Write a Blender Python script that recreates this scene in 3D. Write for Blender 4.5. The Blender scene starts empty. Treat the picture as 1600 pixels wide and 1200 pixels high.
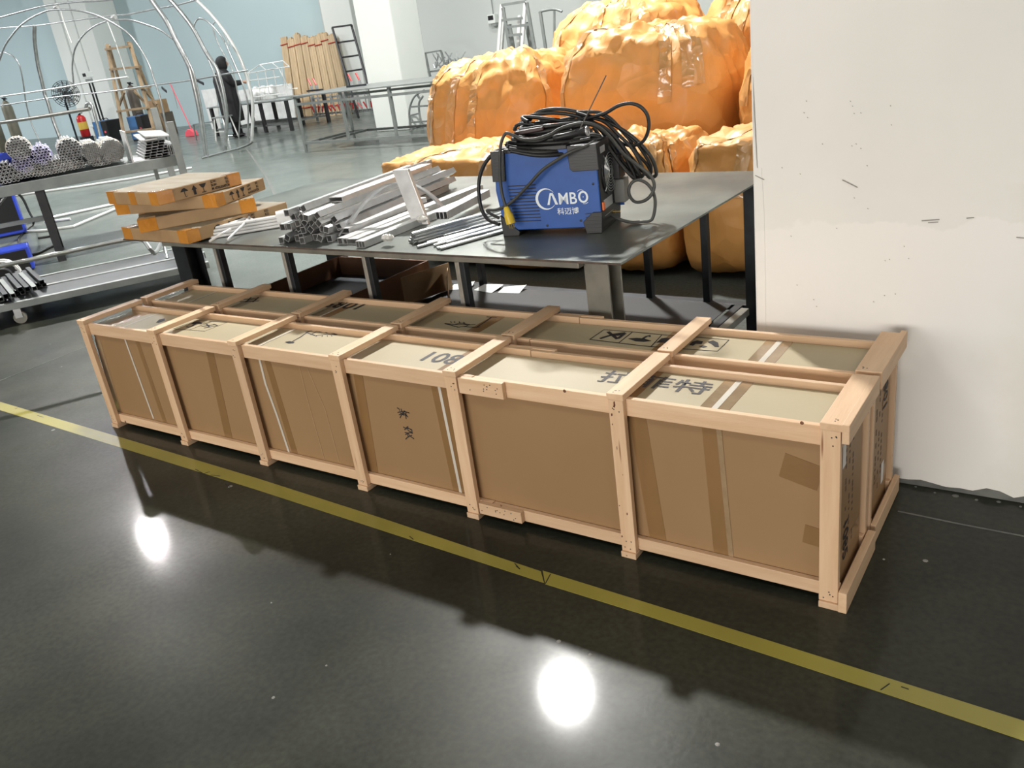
import bpy, bmesh, math, random
from mathutils import Vector, Matrix, noise
random.seed(7)
SC = bpy.context.scene
COL = SC.collection
PI = math.pi
# ------------------------------------------------------------------ camera
FPX = 1329.84
CAM = Vector((3.9502, -1.9456, 1.5585))
YAW, PITCH, ROLL = -0.64473, 0.39453, -0.14200
fw = Vector((math.sin(YAW)*math.cos(PITCH), math.cos(YAW)*math.cos(PITCH), -math.sin(PITCH)))
r0 = fw.cross(Vector((0, 0, 1))).normalized(); u0 = r0.cross(fw)
RT = math.cos(ROLL)*r0 + math.sin(ROLL)*u0
UP = -math.sin(ROLL)*r0 + math.cos(ROLL)*u0
cd = bpy.data.cameras.new('camera'); cam = bpy.data.objects.new('camera', cd); COL.objects.link(cam)
cam.matrix_world = Matrix(((RT.x, UP.x, -fw.x, CAM.x), (RT.y, UP.y, -fw.y, CAM.y), (RT.z, UP.z, -fw.z, CAM.z), (0, 0, 0, 1)))
cd.sensor_width = 36; cd.lens = FPX*36/1600; cd.clip_end = 200; cd.clip_start = .05
SC.camera = cam
# ------------------------------------------------------------------ world, lights, exposure
w = bpy.data.worlds.new('world'); SC.world = w; w.use_nodes = True
bgn = w.node_tree.nodes['Background']; bgn.inputs[0].default_value = (.90, .95, 1.0, 1); bgn.inputs[1].default_value = .13
def area(loc, size, power, color=(1, 1, 1), rot=(0, 0, 0), shape='DISK', sy=None):
    l = bpy.data.lights.new('area_light', 'AREA'); l.shape = shape; l.size = size
    if sy: l.size_y = sy
    l.energy = power; l.color = color
    o = bpy.data.objects.new('area_light', l); COL.objects.link(o); o.location = loc; o.rotation_euler = rot
    return o
LAMP = (1.0, .985, .95)
area((-1.5, 5.55, 7.0), .50, 1500, LAMP)
area((-11.35, 5.6, 7.0), .26, 800, LAMP)
area((8.35, 5.6, 7.0), .42, 350, LAMP)
area((-1.5, -4.3, 7.0), 2.2, 130, (1, .95, .88))
area((8.35, -4.3, 7.0), 2.2, 130, (1, .93, .84))
area((-11.35, -4.3, 7.0), 1.0, 250, LAMP)
area((-16.0, 10.8, 7.4), 1.2, 430, (.98, .98, 1))  # added light without a fixture, brightens the far blue wall
area((-6.0, 11.6, 7.4), .8, 240, (.98, .98, 1))  # added light without a fixture, lifts the far column and back wall
area((-30.0, 4.0, 7.4), 1.2, 2900, (.98, .98, 1))  # added out-of-view light for the left wall, placed clear of floor reflections
# daylight from the open loading door far behind the camera
area((3.2, -12.0, 1.9), 9, 1020, (1, .95, .88), (PI/2, 0, 0), 'RECTANGLE', 3)
vs = SC.view_settings; vs.view_transform = 'Standard'; vs.look = 'None'; vs.gamma = 1; vs.use_curve_mapping = False
vs.exposure = 0.0
SC.cycles.use_denoising = True
SC.cycles.max_bounces = 6

def ray(px, py):
    return ((px-800)/FPX)*RT - ((py-600)/FPX)*UP + fw
def at(px, py, ax, v):
    d = ray(px, py); return CAM + d*((v-CAM[ax])/d[ax])
def ax_(px, py, x): return at(px, py, 0, x)
def ay(px, py, y): return at(px, py, 1, y)
def az(px, py, z=0): return at(px, py, 2, z)

# ------------------------------------------------------------------ materials
def mat(name, c1, c2=None, rough=.6, metal=0, scale=6, stretch=(1, 1, 1), bump=0, bscale=40, coat=0, croough=.1,
        alpha=1, spec=.5, rrange=0, knots=False, var=0, contrast=(.35, .65), detail=4, emis=None, trans=0):
    m = bpy.data.materials.new(name); m.use_nodes = True; nt = m.node_tree; b = nt.nodes['Principled BSDF']
    def N(t): return nt.nodes.new(t)
    L = nt.links.new
    b.inputs['Roughness'].default_value = rough; b.inputs['Metallic'].default_value = metal
    b.inputs['Specular IOR Level'].default_value = spec
    b.inputs['Coat Weight'].default_value = coat; b.inputs['Coat Roughness'].default_value = croough
    b.inputs['Alpha'].default_value = alpha
    if trans: b.inputs['Transmission Weight'].default_value = trans
    tc = N('ShaderNodeTexCoord'); mp = N('ShaderNodeMapping'); mp.inputs['Scale'].default_value = stretch
    L(tc.outputs['Object'], mp.inputs[0])
    oi = N('ShaderNodeObjectInfo')
    if c2 is None: c2 = tuple(x*.85 for x in c1)
    ad = N('ShaderNodeVectorMath'); ad.operation = 'ADD'
    sc_ = N('ShaderNodeMath'); sc_.operation = 'MULTIPLY'; sc_.inputs[1].default_value = 37.0 if var else 0
    L(oi.outputs['Random'], sc_.inputs[0]); L(mp.outputs[0], ad.inputs[0]); L(sc_.outputs[0], ad.inputs[1])
    n = N('ShaderNodeTexNoise'); n.inputs['Scale'].default_value = scale; n.inputs['Detail'].default_value = detail
    L(ad.outputs[0], n.inputs['Vector'])
    r = N('ShaderNodeValToRGB'); r.color_ramp.elements[0].position = contrast[0]; r.color_ramp.elements[1].position = contrast[1]
    r.color_ramp.elements[0].color = (*c1, 1); r.color_ramp.elements[1].color = (*c2, 1)
    L(n.outputs['Fac'], r.inputs[0]); out = r.outputs[0]
    if var:
        hv = N('ShaderNodeHueSaturation'); mr = N('ShaderNodeMapRange'); mr.inputs[3].default_value = 1-var; mr.inputs[4].default_value = 1+var
        L(oi.outputs['Random'], mr.inputs[0]); L(mr.outputs[0], hv.inputs['Value']); L(out, hv.inputs['Color']); out = hv.outputs[0]
    if knots:
        v = N('ShaderNodeTexVoronoi'); v.inputs['Scale'].default_value = 2.2; L(ad.outputs[0], v.inputs['Vector'])
        kr = N('ShaderNodeValToRGB'); kr.color_ramp.elements[0].position = .03; kr.color_ramp.elements[1].position = .075
        kr.color_ramp.elements[0].color = (.32, .16, .08, 1); kr.color_ramp.elements[1].color = (1, 1, 1, 1)
        L(v.outputs['Distance'], kr.inputs[0])
        mx = N('ShaderNodeMix'); mx.data_type = 'RGBA'; mx.blend_type = 'MULTIPLY'; mx.inputs[0].default_value = .9
        L(out, mx.inputs[6]); L(kr.outputs[0], mx.inputs[7]); out = mx.outputs[2]
    L(out, b.inputs['Base Color'])
    if rrange:
        mr = N('ShaderNodeMapRange'); mr.inputs[3].default_value = rough-rrange; mr.inputs[4].default_value = rough+rrange
        n3 = N('ShaderNodeTexNoise'); n3.inputs['Scale'].default_value = scale*.7; n3.inputs['Detail'].default_value = 5; L(tc.outputs['Object'], n3.inputs['Vector'])
        L(n3.outputs['Fac'], mr.inputs[0]); L(mr.outputs[0], b.inputs['Roughness'])
    if bump:
        n2 = N('ShaderNodeTexNoise'); n2.inputs['Scale'].default_value = bscale; n2.inputs['Detail'].default_value = 5
        L(ad.outputs[0], n2.inputs['Vector'])
        bp = N('ShaderNodeBump'); bp.inputs['Strength'].default_value = bump; bp.inputs['Distance'].default_value = .01
        L(n2.outputs['Fac'], bp.inputs['Height']); L(bp.outputs[0], b.inputs['Normal'])
    if emis:
        b.inputs['Emission Color'].default_value = (*emis, 1); b.inputs['Emission Strength'].default_value = 1
    return m
W1, W2 = (.72, .50, .32), (.62, .405, .24)
WX = mat('pine_x', W1, W2, .55, scale=5, stretch=(.7, 9, 9), bump=.12, bscale=30, knots=True, var=.09, contrast=(.3, .72))
WY = mat('pine_y', W1, W2, .55, scale=5, stretch=(9, .7, 9), bump=.12, bscale=30, knots=True, var=.09, contrast=(.3, .72))
WZ = mat('pine_z', W1, W2, .55, scale=5, stretch=(9, 9, .7), bump=.12, bscale=30, knots=True, var=.09, contrast=(.3, .72))
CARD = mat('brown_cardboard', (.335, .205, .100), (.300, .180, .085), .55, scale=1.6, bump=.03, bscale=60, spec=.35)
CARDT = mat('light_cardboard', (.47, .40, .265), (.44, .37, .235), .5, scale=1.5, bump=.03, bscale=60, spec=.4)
CARDL = mat('kraft_carton', (.42, .275, .14), (.35, .22, .11), .6, scale=8, bump=.05, bscale=50)
CTOP = mat('dusty_carton_top', (.27, .235, .165), (.215, .17, .11), .6, scale=5, stretch=(1, 6, 1))
TAPEB = mat('brown_packing_tape', (.27, .150, .060), (.24, .135, .055), .32, scale=5, bump=.1, bscale=25, coat=.4, croough=.15)
TAPEC = mat('clear_packing_tape', (.36, .25, .14), (.30, .20, .11), .22, scale=14, bump=.35, bscale=35, coat=1, croough=.06)
TAPEO = mat('orange_packing_tape', (.62, .26, .035), (.52, .205, .025), .25, scale=12, bump=.35, bscale=30, coat=1, croough=.08)
STRAP = mat('white_strap', (.62, .57, .49), (.56, .51, .43), .5)
INK = mat('black_ink', (.022, .02, .022), rough=.7)
INKG = mat('grey_ink', (.085, .08, .085), (.06, .055, .06), rough=.7)
INKF = mat('faded_brown_ink', (.13, .085, .055), rough=.7)
INKW = mat('white_print', (.80, .86, .92), (.78, .84, .9), .5)
PAPER = mat('white_label_paper', (.80, .76, .72), rough=.6)
PLATE = mat('mill_scale_steel_plate', (.115, .128, .118), (.20, .215, .19), .36, metal=.55, scale=3.2, bump=.03, bscale=60, rrange=.1, contrast=(.38, .66), detail=6)
PEDGE = mat('rusty_plate_edge', (.12, .085, .065), (.06, .05, .045), .6, metal=.3, scale=25)
STUBE = mat('greyish_steel_tube', (.30, .29, .25), (.22, .215, .19), .38, metal=.35, scale=9)
SSIL = mat('bright_steel_post', (.50, .48, .43), (.36, .345, .31), .3, metal=.4, scale=10)
DARKS = mat('dark_steel', (.045, .052, .058), (.03, .033, .036), .45, metal=.5, scale=8)
BLKS = mat('black_painted_steel', (.022, .022, .024), (.03, .03, .032), .45, scale=8)
SHELF = mat('black_shelf_sheet', (.018, .019, .019), (.011, .011, .011), .6, metal=.2, scale=3)
ALU = mat('aluminium_profile', (.80, .80, .79), (.66, .66, .65), .33, metal=.75, scale=14, stretch=(1, 1, 1), bump=.03)
ALUD = mat('dull_aluminium', (.55, .555, .56), (.45, .455, .46), .42, metal=.7, scale=12)
WTUBE = mat('white_coated_rod', (.78, .78, .77), (.7, .7, .69), .35)
GALV = mat('galvanised_pipe', (.66, .68, .68), (.50, .52, .52), .28, metal=.85, scale=10)
GALVB = mat('bright_pipe', (.85, .86, .84), (.78, .8, .78), .3, metal=.3, scale=5)
GREYP = mat('grey_table_steel', (.30, .32, .31), (.24, .26, .255), .4, metal=.5, scale=7)
WRAP = mat('orange_film_wrap', (.66, .325, .09), (.58, .27, .068), .55, scale=2.2, bump=0, coat=.14, croough=.25, contrast=(.3, .7))
FILM = mat('shiny_clear_film', (.60, .34, .135), (.52, .28, .10), .28, scale=5, bump=0, coat=.9, croough=.09)
CLEAR = mat('crumpled_clear_film', (.72, .70, .66), (.6, .58, .54), .2, scale=25, bump=.8, bscale=40, coat=1, croough=.06)
def crumple(m, strength, dist, sc1=2.6):
    nt = m.node_tree; N = nt.nodes.new; L = nt.links.new; b = nt.nodes['Principled BSDF']
    tc = N('ShaderNodeTexCoord'); oi = N('ShaderNodeObjectInfo'); ad = N('ShaderNodeVectorMath'); ad.operation = 'ADD'; L(tc.outputs['Object'], ad.inputs[0])
    mu_ = N('ShaderNodeMath'); mu_.operation = 'MULTIPLY'; mu_.inputs[1].default_value = 31; L(oi.outputs['Random'], mu_.inputs[0]); L(mu_.outputs[0], ad.inputs[1])
    w_ = N('ShaderNodeTexNoise'); w_.inputs['Scale'].default_value = 2; L(ad.outputs[0], w_.inputs['Vector'])
    a2 = N('ShaderNodeVectorMath'); a2.operation = 'ADD'; L(ad.outputs[0], a2.inputs[0]); sc_ = N('ShaderNodeVectorMath'); sc_.operation = 'SCALE'; sc_.inputs['Scale'].default_value = .35; L(w_.outputs['Color'], sc_.inputs[0]); L(sc_.outputs[0], a2.inputs[1])
    v = N('ShaderNodeTexVoronoi'); v.feature = 'F1'; v.inputs['Scale'].default_value = sc1; L(a2.outputs[0], v.inputs['Vector'])
    v2 = N('ShaderNodeTexVoronoi'); v2.feature = 'F1'; v2.inputs['Scale'].default_value = sc1*2.7; L(a2.outputs[0], v2.inputs['Vector'])
    k = N('ShaderNodeMath'); k.operation = 'MULTIPLY_ADD'; k.inputs[1].default_value = .33; L(v2.outputs['Distance'], k.inputs[0]); L(v.outputs['Distance'], k.inputs[2])
    bp = N('ShaderNodeBump'); bp.inputs['Strength'].default_value = strength; bp.inputs['Distance'].default_value = dist; L(k.outputs[0], bp.inputs['Height']); L(bp.outputs[0], b.inputs['Normal'])
    try: L(bp.outputs[0], b.inputs['Coat Normal'])
    except Exception: pass
crumple(WRAP, .5, .10, 2.2); crumple(FILM, .6, .08, 5)
BLUE = mat('blue_enamel', (.012, .085, .36), (.010, .075, .32), .45, scale=20)
BLK = mat('black_plastic', (.012, .012, .013), rough=.4)
RUB = mat('black_rubber_cable', (.009, .009, .009), (.014, .014, .013), .48, scale=8)
RUBG = mat('grey_rubber_cable', (.055, .056, .05), (.04, .04, .038), .5, scale=8)
MAR = mat('dark_maroon_plastic', (.045, .018, .016), rough=.5)
YEL = mat('yellow_plug_plastic', (.72, .50, .03), (.66, .45, .025), .4)
BRASS = mat('brass', (.6, .45, .2), rough=.3, metal=1)
PILW = mat('white_plaster', (.88, .86, .82), (.80, .79, .75), .75, scale=.9, bump=.12, bscale=7, contrast=(.38, .62), detail=5, spec=.25)
PATCH = mat('fresh_filler', (.79, .76, .70), (.74, .715, .66), .8, scale=3, spec=.2)
PATCHG = mat('grey_filler', (.60, .60, .53), (.64, .63, .57), .8, scale=3, spec=.2)
def pillar_patches(m, zl, xl, zr):
    nt = m.node_tree; N = nt.nodes.new; L = nt.links.new; b = nt.nodes['Principled BSDF']; src = b.inputs['Base Color'].links[0].from_socket
    tc = N('ShaderNodeTexCoord'); sp_ = N('ShaderNodeSeparateXYZ'); L(tc.outputs['Object'], sp_.inputs[0])
    n = N('ShaderNodeTexNoise'); n.inputs['Scale'].default_value = 3.2; n.inputs['Detail'].default_value = 7; n.inputs['Roughness'].default_value = .6; L(tc.outputs['Object'], n.inputs['Vector'])
    def M(op, a, b_):
        k = N('ShaderNodeMath'); k.operation = op
        for i_, v in enumerate((a, b_)):
            if hasattr(v, 'links'): L(v, k.inputs[i_])
            else: k.inputs[i_].default_value = v
        return k.outputs[0]
    edge = M('ADD', M('MULTIPLY', M('SUBTRACT', n.outputs['Fac'], .5), .34), zl)
    f1 = M('MULTIPLY', M('SUBTRACT', edge, sp_.outputs[2]), 90.0)
    c1 = N('ShaderNodeClamp'); L(f1, c1.inputs[0])
    low = M('MULTIPLY', M('SUBTRACT', sp_.outputs[2], zl-.45), 3.0); c2 = N('ShaderNodeClamp'); L(low, c2.inputs[0])
    edge2 = M('ADD', M('MULTIPLY', M('SUBTRACT', n.outputs['Fac'], .5), .40), zr)
    f2 = M('MULTIPLY', M('SUBTRACT', edge2, sp_.outputs[2]), 90.0); c3 = N('ShaderNodeClamp'); L(f2, c3.inputs[0])
    gx = M('MULTIPLY', M('SUBTRACT', sp_.outputs[0], M('ADD', xl, M('MULTIPLY', n.outputs['Fac'], .5))), 8.0); c4 = N('ShaderNodeClamp'); L(gx, c4.inputs[0])
    mx = N('ShaderNodeMix'); mx.data_type = 'RGBA'; mx.inputs[7].default_value = (.73, .73, .66, 1); L(M('MULTIPLY', M('MULTIPLY', c3.outputs[0], c4.outputs[0]), .6), mx.inputs[0]); L(src, mx.inputs[6])
    m2 = N('ShaderNodeMix'); m2.data_type = 'RGBA'; m2.inputs[7].default_value = (.90, .875, .84, 1); L(M('MULTIPLY', c1.outputs[0], M('ADD', M('MULTIPLY', c2.outputs[0], .5), .25)), m2.inputs[0]); L(mx.outputs[2], m2.inputs[6])
    L(m2.outputs[2], b.inputs['Base Color'])
pillar_patches(PILW, .86, .45, 1.00)
WALLB = mat('pale_blue_paint', (.47, .585, .60), (.43, .545, .565), .7, scale=.25, spec=.3, contrast=(.3, .7))
WALLG = mat('pale_grey_paint', (.56, .59, .56), (.52, .555, .53), .7, scale=.3, spec=.3)
WALLW = mat('white_column_paint', (.74, .77, .73), (.68, .72, .69), .7, scale=.5, spec=.3)
CEIL = mat('ceiling_paint', (.50, .51, .50), rough=.9)
TIMB = mat('timber_batten', (.62, .47, .29), (.50, .37, .22), .7, scale=4, stretch=(9, 9, .6), var=.12)
OLDW = mat('weathered_ladder_wood', (.40, .29, .17), (.28, .20, .12), .7, scale=6, var=.1)
RED = mat('red_paint', (.55, .02, .02), rough=.35)
REDS = mat('red_string', (.5, .05, .03), rough=.7)
PINK = mat('pink_plastic', (.80, .10, .14), rough=.4)
BLUP = mat('blue_plastic_crate', (.03, .07, .55), (.03, .06, .46), .4)
CYL = mat('olive_cylinder_paint', (.20, .19, .14), (.15, .145, .11), .5, scale=5)
CYLB = mat('brown_cylinder_paint', (.12, .10, .075), (.09, .075, .06), .5, scale=5)
COATM = mat('black_cloth', (.012, .012, .014), (.018, .018, .02), .8, bump=.3, bscale=15)
SKIN = mat('skin', (.50, .30, .21), rough=.55)
LEAD = mat('grey_mesh', (.32, .34, .33), rough=.5, metal=.3)
BOARDW = mat('white_board', (.78, .80, .78), rough=.6)
YTAPE = mat('yellow_floor_tape', (.34, .30, .05), (.28, .25, .042), .45, scale=3, rrange=.08, coat=.3, croough=.15, detail=6)
DUCT = mat('brown_board', (.16, .075, .035), (.12, .055, .025), .6, scale=5)
JOINT = mat('pale_joint_filler', (.16, .165, .15), (.10, .105, .1), .6, scale=14)
DUST = mat('plaster_crumb', (.28, .28, .26), rough=.8)
LILAC = mat('lilac_film', (.45, .42, .68), (.58, .57, .66), .3, scale=20, coat=.6)
ORL = mat('orange_lamp_plastic', (.9, .18, .03), rough=.4)

def floor_mat():
    m = bpy.data.materials.new('polished_concrete'); m.use_nodes = True; nt = m.node_tree; b = nt.nodes['Principled BSDF']
    N = nt.nodes.new; L = nt.links.new
    tc = N('ShaderNodeTexCoord')
    n = N('ShaderNodeTexNoise'); n.inputs['Scale'].default_value = 1.0; n.inputs['Detail'].default_value = 9; n.inputs['Roughness'].default_value = .62
    L(tc.outputs['Object'], n.inputs['Vector'])
    r = N('ShaderNodeValToRGB'); r.color_ramp.elements[0].position = .36; r.color_ramp.elements[1].position = .68
    r.color_ramp.elements[0].color = (.016, .018, .014, 1); r.color_ramp.elements[1].color = (.044, .047, .034, 1)
    L(n.outputs['Fac'], r.inputs[0])
    n2 = N('ShaderNodeTexNoise'); n2.inputs['Scale'].default_value = 55; n2.inputs['Detail'].default_value = 4
    L(tc.outputs['Object'], n2.inputs['Vector'])
    mr = N('ShaderNodeMapRange'); mr.inputs[1].default_value = .3; mr.inputs[2].default_value = .7; mr.inputs[3].default_value = .78; mr.inputs[4].default_value = 1.22; L(n2.outputs['Fac'], mr.inputs[0])
    mx = N('ShaderNodeMix'); mx.data_type = 'RGBA'; mx.blend_type = 'MULTIPLY'; mx.inputs[0].default_value = 1
    # base colour blends to a paler grey on the floor beyond the table
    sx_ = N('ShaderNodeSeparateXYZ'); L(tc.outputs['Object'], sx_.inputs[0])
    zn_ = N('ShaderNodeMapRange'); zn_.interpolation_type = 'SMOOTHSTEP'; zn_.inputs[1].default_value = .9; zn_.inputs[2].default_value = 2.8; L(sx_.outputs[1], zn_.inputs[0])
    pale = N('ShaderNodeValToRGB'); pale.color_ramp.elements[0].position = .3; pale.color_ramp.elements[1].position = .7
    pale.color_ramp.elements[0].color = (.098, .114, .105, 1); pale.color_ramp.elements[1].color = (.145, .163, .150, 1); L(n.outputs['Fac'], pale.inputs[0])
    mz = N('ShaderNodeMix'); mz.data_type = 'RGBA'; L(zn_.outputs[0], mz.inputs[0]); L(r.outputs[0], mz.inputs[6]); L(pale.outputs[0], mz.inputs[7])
    L(mz.outputs[2], mx.inputs[6]); L(mr.outputs[0], mx.inputs[7]); L(mx.outputs[2], b.inputs['Base Color'])
    n3 = N('ShaderNodeTexNoise'); n3.inputs['Scale'].default_value = 2.3; n3.inputs['Detail'].default_value = 6; L(tc.outputs['Object'], n3.inputs['Vector'])
    m2 = N('ShaderNodeMapRange'); m2.inputs[1].default_value = .3; m2.inputs[2].default_value = .7; m2.inputs[3].default_value = .30; m2.inputs[4].default_value = .44
    L(n3.outputs['Fac'], m2.inputs[0]); L(m2.outputs[0], b.inputs['Roughness'])
    m3 = N('ShaderNodeMapRange'); m3.inputs[1].default_value = .3; m3.inputs[2].default_value = .7; m3.inputs[3].default_value = .11; m3.inputs[4].default_value = .28
    L(n3.outputs['Fac'], m3.inputs[0]); L(m3.outputs[0], b.inputs['Coat Weight'])
    b.inputs['Coat Roughness'].default_value = .085; b.inputs['Specular IOR Level'].default_value = .11
    bp = N('ShaderNodeBump'); bp.inputs['Strength'].default_value = .05; bp.inputs['Distance'].default_value = .004
    L(n2.outputs['Fac'], bp.inputs['Height']); L(bp.outputs[0], b.inputs['Normal'])
    return m
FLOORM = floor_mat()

# ------------------------------------------------------------------ mesh building
class MB:
    def __init__(s): s.v = []; s.f = []; s.sm = False
    def add(s, vs_, fs):
        k = len(s.v); s.v += [Vector(v) for v in vs_]; s.f += [tuple(i+k for i in f) for f in fs]; return s
    def box(s, x0, x1, y0, y1, z0, z1):
        return s.add([(x0, y0, z0), (x1, y0, z0), (x1, y1, z0), (x0, y1, z0), (x0, y0, z1), (x1, y0, z1), (x1, y1, z1), (x0, y1, z1)],
                     [(0, 3, 2, 1), (4, 5, 6, 7), (0, 1, 5, 4), (1, 2, 6, 5), (2, 3, 7, 6), (3, 0, 4, 7)])
    def obox(s, o, u, v, n):           # corner o and three edge vectors
        o, u, v, n = map(Vector, (o, u, v, n))
        return s.add([o, o+u, o+u+v, o+v, o+n, o+u+n, o+u+v+n, o+v+n], [(0, 3, 2, 1), (4, 5, 6, 7), (0, 1, 5, 4), (1, 2, 6, 5), (2, 3, 7, 6), (3, 0, 4, 7)])
    def beam(s, a, b, w, h, up=(0, 0, 1)):
        a, b = Vector(a), Vector(b); d = (b-a); t = d.normalized(); sd = t.cross(Vector(up))
        if sd.length < 1e-4: sd = t.cross(Vector((0, 1, 0)))
        sd.normalize(); n = sd.cross(t).normalized()
        return s.obox(a-sd*w/2-n*h/2, sd*w, d, n*h)
    def tube(s, pts, r, seg=8, cap=True):
        pts = [Vector(p) for p in pts]; rs = r if isinstance(r, (list, tuple)) else [r]*len(pts)
        k = len(s.v); prev = None
        for i, p in enumerate(pts):
            t = (pts[min(i+1, len(pts)-1)]-pts[max(i-1, 0)]).normalized()
            if prev is None:
                prev = t.orthogonal().normalized()
            prev = (prev-t*prev.dot(t)).normalized(); bb = t.cross(prev)
            for j in range(seg):
                a = 2*PI*j/seg; s.v.append(p+(prev*math.cos(a)+bb*math.sin(a))*rs[i])
        for i in range(len(pts)-1):
            for j in range(seg):
                a = k+i*seg+j; b = k+i*seg+(j+1) % seg; s.f.append((a, b, b+seg, a+seg))
        if cap:
            s.f.append(tuple(k+j for j in range(seg))[::-1]); s.f.append(tuple(k+(len(pts)-1)*seg+j for j in range(seg)))
        s.sm = True; return s
    def hollow(s, a, b, prof_o, prof_i, up=(0, 0, 1), roll=0, deep=.35):
        # hollow section from a to b; profiles are lists of (x,y); the inside is a blind recess at end a and b
        a, b = Vector(a), Vector(b); t = (b-a).normalized(); sd = t.cross(Vector(up))
        if sd.length < 1e-4: sd = Vector((1, 0, 0))
        sd.normalize(); n = sd.cross(t)
        if roll:
            c, q = math.cos(roll), math.sin(roll); sd, n = sd*c+n*q, n*c-sd*q
        k = len(s.v); m = len(prof_o)
        for P, prof in ((a, prof_o), (b, prof_o), (a, prof_i), (a+t*deep, prof_i), (b, prof_i), (b-t*deep, prof_i)):
            for x, y in prof: s.v.append(P+sd*x+n*y)
        for j in range(m):
            j2 = (j+1) % m
            s.f.append((k+j, k+m+j, k+m+j2, k+j2))
            s.f.append((k+j, k+j2, k+2*m+j2, k+2*m+j)); s.f.append((k+2*m+j, k+2*m+j2, k+3*m+j2, k+3*m+j))
            s.f.append((k+m+j, k+4*m+j, k+4*m+j2, k+m+j2)); s.f.append((k+4*m+j, k+5*m+j, k+5*m+j2, k+4*m+j2))
        s.f.append(tuple(k+3*m+j for j in range(m))); s.f.append(tuple(k+5*m+j for j in range(m))[::-1])
        return s
    def prism(s, poly, n):             # planar 3-D polygon thickened along n
        k = len(s.v); m = len(poly); n = Vector(n)
        s.v += [Vector(p) for p in poly]+[Vector(p)+n for p in poly]
        s.f.append(tuple(range(k, k+m))[::-1]); s.f.append(tuple(range(k+m, k+2*m)))
        for j in range(m): s.f.append((k+j, k+(j+1) % m, k+m+(j+1) % m, k+m+j))
        return s
    def lathe(s, c, prof, seg=20, axis=(0, 0, 1)):
        c = Vector(c); t = Vector(axis).normalized(); a = t.orthogonal().normalized(); b = t.cross(a); k = len(s.v); m = len(prof)
        for r, h in prof:
            for j in range(seg):
                g = 2*PI*j/seg; s.v.append(c+t*h+(a*math.cos(g)+b*math.sin(g))*r)
        for i in range(m-1):
            for j in range(seg):
                p = k+i*seg+j; q = k+i*seg+(j+1) % seg; s.f.append((p, q, q+seg, p+seg))
        s.f.append(tuple(k+j for j in range(seg))[::-1]); s.f.append(tuple(k+(m-1)*seg+j for j in range(seg)))
        s.sm = True; return s
    def ribbon(s, pts, w, n, th=.0006):  # flat ribbon along pts in the plane with normal n
        pts = [Vector(p) for p in pts]; n = Vector(n).normalized()
        L_, R_ = [], []
        for i, p in enumerate(pts):
            t = (pts[min(i+1, len(pts)-1)]-pts[max(i-1, 0)]); sd = n.cross(t).normalized()*(w/2); L_.append(p+sd); R_.append(p-sd)
        k = len(s.v); m = len(pts)
        for q in (L_, R_): s.v += q
        for q in (L_, R_): s.v += [x+n*th for x in q]
        for i in range(m-1):
            a, b, c, d = k+i, k+i+1, k+m+i+1, k+m+i
            s.f += [(a, b, c, d), (d+2*m, c+2*m, b+2*m, a+2*m), (a+2*m, b+2*m, b, a), (d, c, c+2*m, d+2*m)]
        s.f += [(k, k+m, k+3*m, k+2*m), (k+m-1, k+3*m-1, k+4*m-1, k+2*m-1)][:2]
        return s

WL = {}
def link(name, me, m, parent, origin):
    o = bpy.data.objects.new(name, me); COL.objects.link(o)
    if me is not None and m is not None:
        me.materials.clear(); me.materials.append(m)
    if parent is not None:
        o.parent = parent; WL[o.name] = WL[parent.name]
    else:
        o.location = origin; WL[o.name] = Vector(origin)
    return o
def build(name, mb, m, parent=None, origin=None, bevel=0, label=None, kind=None, smooth=None):
    if parent is not None: org = WL[parent.name]
    elif origin is None:
        xs = [v.x for v in mb.v]; ys = [v.y for v in mb.v]; zs = [v.z for v in mb.v]
        org = Vector(((min(xs)+max(xs))/2, (min(ys)+max(ys))/2, min(zs)))
    else: org = Vector(origin)
    me = bpy.data.meshes.new(name)
    me.from_pydata([tuple(v-org) for v in mb.v], [], mb.f)
    bm = bmesh.new(); bm.from_mesh(me); bmesh.ops.recalc_face_normals(bm, faces=bm.faces); bm.to_mesh(me); bm.free()
    if (mb.sm if smooth is None else smooth):
        me.shade_smooth()
        try: me.set_sharp_from_angle(angle=math.radians(50))
        except Exception: pass
    o = link(name, me, m, parent, org)
    if bevel:
        b = o.modifiers.new('bevel', 'BEVEL'); b.width = bevel; b.segments = 2; b.limit_method = 'ANGLE'
    if label: o['label'] = label
    if kind: o['kind'] = kind
    return o
def thing(name, label, cat, loc, group=None):
    o = bpy.data.objects.new(name, None); COL.objects.link(o); o.location = loc; o.empty_display_size = .1
    WL[o.name] = Vector(loc); o['label'] = label; o['category'] = cat
    if group: o['group'] = group
    return o
def tag(o, label, cat, group=None):
    o['label'] = label; o['category'] = cat
    if group: o['group'] = group
    return o
def struct(name, mb, m, **k):
    o = build(name, mb, m, **k); o['kind'] = 'structure'; return o
def text(s, o, right, up, h, m, parent, name='printing', sx=1.0, th=.0006, bold=0, label=None):
    right = Vector(right).normalized(); up = Vector(up).normalized(); n = right.cross(up)
    cu = bpy.data.curves.new('t', 'FONT'); cu.body = s; cu.size = 1; cu.offset = bold; cu.extrude = 0
    cu.resolution_u = 3
    to = bpy.data.objects.new('t', cu); COL.objects.link(to)
    dg = bpy.context.evaluated_depsgraph_get(); dg.update()
    me = bpy.data.meshes.new_from_object(to.evaluated_get(dg)); bpy.data.objects.remove(to); bpy.data.curves.remove(cu)
    me.name = name; org = WL[parent.name]; o = Vector(o)+n*th
    for v in me.vertices:
        c = v.co.copy(); v.co = o+right*c.x*h*sx+up*c.y*h+n*0 - org
    return_ = link(name, me, m, parent, org)
    if len(s) > 1: return_['kind'] = 'stuff'
    if label: return_['label'] = label
    return return_
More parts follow.
